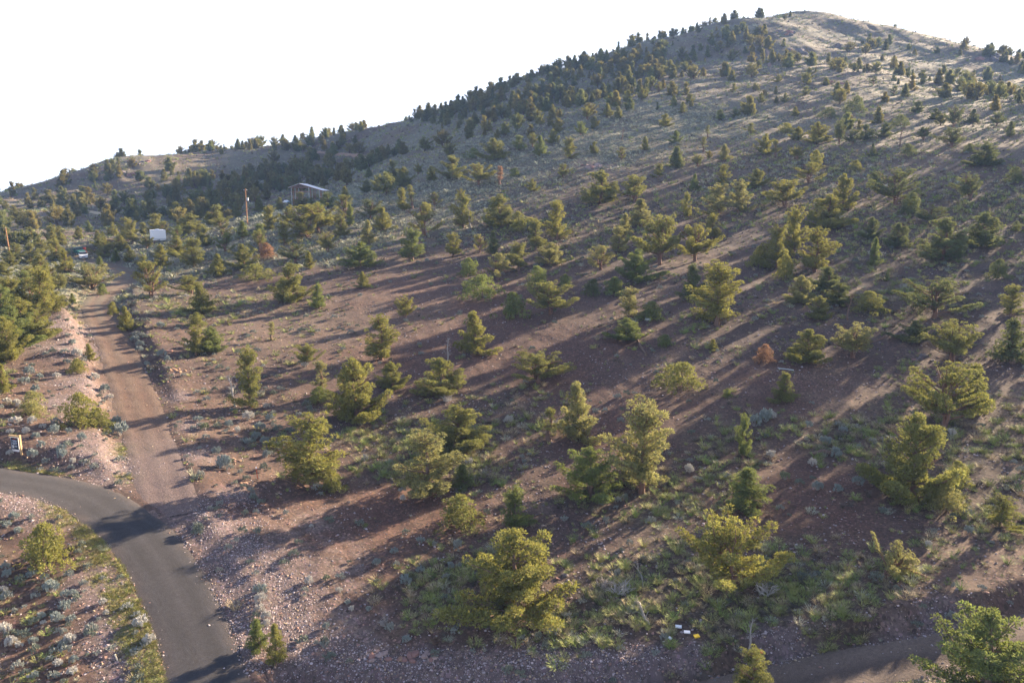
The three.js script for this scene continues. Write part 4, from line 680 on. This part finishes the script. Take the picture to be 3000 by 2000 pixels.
{ // pole barn: open frame under a white metal roof
  const p = hit(905, 592), o = base('pole_barn', p, 0.05), y0 = 0, ext = -1.2;
  const xs = [-4.4, 1.2, 4.6], apex = [-1.7, 5.9], roofY = (x) => x < apex[0] ? apex[1] - (apex[0] - x) * 0.36 : apex[1] - (x - apex[0]) * 0.30;
  for (let k = 0; k < 5; k++) { const z = 5.5 - k * 2.75; for (const x of xs) { const h = roofY(x); part('post', box(0.19, h - ext, 0.19, x, (h + ext) / 2 - 0.1, z), k % 2 ? C.redSteel : C.steel, o); } }
  for (const [x, z] of [[-2.6, 5.5], [-1.5, 2.2], [-2.9, -2.2], [2.2, 0], [3.3, -3]]) part('post', box(0.12, 4.6 - ext, 0.12, x, (4.6 + ext) / 2, z), C.redSteel, o);
  for (let k = 0; k < 5; k++) {
    const z = 5.5 - k * 2.75 + 0.02, t = part('truss', mergeGeometries([limb([V(-5.1, roofY(-5.1) - 0.08, z), V(apex[0], apex[1] - 0.08, z)], [0.1, 0.1], 4), limb([V(apex[0], apex[1] - 0.08, z), V(5.6, roofY(5.6) - 0.08, z)], [0.1, 0.1], 4), limb([V(-4.4, 4.75, z), V(1.2, 4.75, z)], [0.09, 0.09], 4)]), C.redSteel, o);
    for (const x of [-3.1, -1.7, -0.3]) part('web', box(0.07, roofY(x) - 4.75, 0.07, x, (roofY(x) + 4.75) / 2, z), C.steel, t);
  }
  for (const y of [1.6, 3.3]) part('girt', box(y > 2 ? 6.6 : 3.6, 0.12, 0.07, y > 2 ? -1.3 : -1.6, y, 5.64), C.redSteel, o);
  for (const y of [1.8, 3.2]) part('girt', box(0.07, 0.12, 11, 4.73, y, 0), C.steel, o);
  const slab = (xa, xb) => { const a = V(xa, roofY(xa), 0), b = V(xb, roofY(xb), 0), L = a.distanceTo(b), g = box(L, 0.06, 12.2), t = Math.atan2(b.y - a.y, b.x - a.x); g.rotateZ(t).translate((a.x + b.x) / 2, (a.y + b.y) / 2 + 0.1, 0); return g; };
  part('roof_panel', slab(-5.3, apex[0] - 0.03), C.roof, o);
  const rp = part('roof_panel', slab(apex[0] + 0.03, 5.8), C.roof, o);
  for (let k = 0; k < 12; k++) part('seam', slab(apex[0] + 0.05, 5.78).scale(1, 1, 0.006).translate(0, 0.05, -5.6 + k * 1.02), C.roof, rp);
  tag(o, 'open-sided pole barn of bare posts under a white metal roof', 'barn');
}
{ // white box trailer
  const p = hit(463, 708), o = base('box_trailer', p, 0.55);
  part('body', box(3.0, 2.3, 4.6, 0, 1.65, 0), C.white, o); part('roof', box(3.06, 0.1, 4.66, 0, 2.85, 0), std(lin(0.72, 0.74, 0.78), 0.5), o);
  part('roof_vent', box(0.6, 0.22, 0.6, -0.3, 3.01, 0.5), C.white, o); part('roof_vent', box(0.5, 0.18, 0.5, 0.3, 2.99, -1.2), C.white, o);
  const d = part('door', box(0.05, 1.9, 0.8, 1.525, 1.5, 1.1), std(lin(0.6, 0.62, 0.66), 0.5), o); part('handle', box(0.05, 0.12, 0.05, 1.57, 1.5, 0.85), C.chrome, d);
  const w = part('window', box(0.05, 0.7, 0.9, 1.525, 1.9, -0.8), std(lin(0.3, 0.31, 0.33), 0.5), o); part('pane', box(0.02, 0.58, 0.78, 1.56, 1.9, -0.8), C.dark, w);
  part('trim_band', box(3.03, 0.12, 4.63, 0, 0.8, 0), std(lin(0.4, 0.42, 0.46), 0.5), o);
  for (const s of [-1, 1]) part('wheel', new THREE.CylinderGeometry(0.36, 0.36, 0.22, 16).rotateZ(Math.PI / 2).translate(s * 1.3, 0.34, -0.3), C.tyre, o);
  part('hitch', box(0.12, 0.12, 1.2, 0, 0.5, 2.9), C.steel, o);
  tag(o, 'white box trailer parked among junipers above the track', 'trailer');
}
function wheels(o, L, W, r) { for (const x of [-1, 1]) for (const z of [-1, 1]) { const w = part('wheel', new THREE.CylinderGeometry(r, r, 0.22, 18).rotateZ(Math.PI / 2).translate(x * (W / 2 - 0.1), r, z * L * 0.31), C.tyre, o); part('rim', new THREE.CylinderGeometry(r * 0.6, r * 0.6, 0.235, 14).rotateZ(Math.PI / 2).translate(x * (W / 2 - 0.09), r, z * L * 0.31), C.chrome, w); } }
function profile(pts, W, mat, name, o, bev = 0.06) { const s = new THREE.Shape(pts.map(([z, y]) => new THREE.Vector2(z, y))), g = new THREE.ExtrudeGeometry(s, { depth: W - 2 * bev, bevelEnabled: true, bevelSize: bev, bevelThickness: bev, bevelSegments: 2 }); g.translate(0, 0, -(W - 2 * bev) / 2).rotateY(-Math.PI / 2); return part(name, g, mat, o); }
{ // cars on the track: front towards +z
  const paint = new THREE.MeshPhysicalMaterial({ color: lin(0.74, 0.76, 0.80), roughness: 0.35, clearcoat: 0.8 }), p = hit(243, 757), o = base('white_car', p, 0.55);
  profile([[-2.2, 0.35], [2.15, 0.35], [2.2, 0.7], [1.95, 0.92], [0.95, 1.02], [-1.7, 1.05], [-2.2, 0.95]], 1.8, paint, 'body', o);
  profile([[0.95, 1.0], [0.25, 1.5], [-1.15, 1.52], [-1.85, 1.04]], 1.5, C.dark, 'cabin_glass', o, 0.05); part('roof', box(1.36, 0.06, 1.45, 0, 1.59, -0.45), paint, o);
  for (const s of [-1, 1]) { part('headlight', box(0.42, 0.16, 0.1, s * 0.62, 0.78, 2.16), C.chrome, o); part('mirror', box(0.2, 0.13, 0.1, s * 0.98, 1.12, 0.55), paint, o); }
  part('grille', box(0.75, 0.2, 0.06, 0, 0.62, 2.24), C.dark, o); part('bumper', box(1.7, 0.18, 0.1, 0, 0.42, 2.2), paint, o); part('licence_plate', box(0.34, 0.12, 0.03, 0, 0.46, 2.27), C.white, o);
  wheels(o, 4.4, 1.8, 0.33); tag(o, 'white car parked on the gravel track in front of the green pickup', 'car');
  const gp = std(lin(0.02, 0.13, 0.11), 0.4), q = hit(231, 746), t = base('green_pickup', q, 0.75);
  profile([[-2.6, 0.55], [2.5, 0.55], [2.55, 0.95], [2.3, 1.12], [0.9, 1.16], [-2.6, 1.16]], 1.9, gp, 'body', t);
  profile([[1.0, 1.1], [0.5, 1.72], [-0.7, 1.75], [-0.85, 1.12]], 1.7, C.dark, 'cabin_glass', t, 0.05); part('roof', box(1.5, 0.07, 1.25, 0, 1.83, -0.1), gp, t);
  part('bed_floor', box(1.6, 0.04, 1.6, 0, 1.24, -1.7), C.dark, t); part('tailgate', box(1.7, 0.32, 0.06, 0, 1.36, -2.58), gp, t); for (const s of [-1, 1]) { part('bed_side', box(0.08, 0.32, 1.7, s * 0.87, 1.36, -1.75), gp, t); part('headlight', box(0.35, 0.18, 0.08, s * 0.7, 0.95, 2.52), C.chrome, t); }
  part('grille', box(0.9, 0.26, 0.06, 0, 0.9, 2.57), C.dark, t); wheels(t, 5.1, 1.9, 0.38); tag(t, 'dark green pickup parked behind the white car on the track', 'pickup');
  const c = hit(246, 740), d = base('red_item', c, 0.3); part('upright_cylinder', new THREE.CylinderGeometry(0.45, 0.45, 1.3, 18).translate(0, 0.65, 0), std(lin(0.55, 0.05, 0.03), 0.6), d); part('cylinder_top', new THREE.CylinderGeometry(0.47, 0.47, 0.06, 18).translate(0, 1.33, 0), std(lin(0.4, 0.04, 0.03), 0.6), d); tag(d, 'small red object standing beside the green pickup', 'item');  // red thing of unclear kind, built as a plain upright cylinder
}
{ // lumber
  const p = hit(327, 706), o = base('lumber_pile', p, 0.5); seed = 44;
  for (let k = 0; k < 14; k++) { const b = part('plank', box(rr(3.6, 5), 0.16, 0.32, rr(-0.4, 0.4), 0.1 + Math.floor(k / 5) * 0.17, -0.9 + (k % 5) * 0.42 + rr(-0.05, 0.05), 0, rr(-0.06, 0.06), 0), C.timber, o); }
  tag(o, 'low stack of tan lumber among dark junipers beyond the track', 'lumber');
}
{ // tarp-covered things beside the barn
  const p = hit(838, 592), o = base('tarp_pile', p, 0.3); part('covered_load', rockGeos[1], C.white, o).scale.set(1.3, 1.0, 1.0); part('tarp_edge', rockGeos[3], std(lin(0.25, 0.42, 0.55), 0.6), o).scale.set(1.1, 0.55, 0.9); o.children[1].position.set(0.9, 0, 0.4);
  tag(o, 'blue and white covered pile in brush next to the barn', 'pile');
}
// faint paths on the far slopes
function path(name, pix, width, label, tone) {
  const q = pix.map(([x, y]) => hit(x, y)).filter(Boolean), c = new THREE.CatmullRomCurve3(q), n = Math.ceil(c.getLength() / 2), pos = [], idx = [];
  c.getSpacedPoints(n).forEach((a, i, l) => {
    const t = V().copy(l[Math.min(n, i + 1)]).sub(l[Math.max(0, i - 1)]).setY(0).normalize();
    for (let k = 0; k < 4; k++) { const w = (k / 3 - 0.5) * width * (1 + 0.4 * noise(i * 0.4, 2.2)), x = a.x - t.z * w, z = a.z + t.x * w; pos.push(x, height(x, z) + 0.22 - (k % 3 ? 0 : 0.3), z); if (i && k) { const o = i * 4 + k; idx.push(o - 5, o - 1, o - 4, o - 1, o, o - 4); } }
  });
  const g = new THREE.BufferGeometry(); g.setAttribute('position', new THREE.Float32BufferAttribute(pos, 3)); g.setIndex(idx); g.computeVertexNormals();
  tag(part(name, g, std(tone, 1), scene), label, null, null, 'structure');
}
path('hill_road', [[930, 445], [1000, 452], [1060, 458], [1120, 462]], 3.2, 'graded dirt road crossing the shaded far flank', lin(0.30, 0.19, 0.135));
path('hill_road', [[140, 604], [200, 607], [235, 612], [280, 622], [330, 632]], 3.2, 'pale dirt road across the foot of the tan far hill', lin(0.45, 0.36, 0.24));
path('hill_trail', [[2205, 118], [2235, 132], [2248, 150], [2252, 175], [2262, 205]], 1.8, 'faint trail climbing to the summit', lin(0.24, 0.16, 0.125));
scene.children.forEach(shade);
renderer.render(scene, camera);
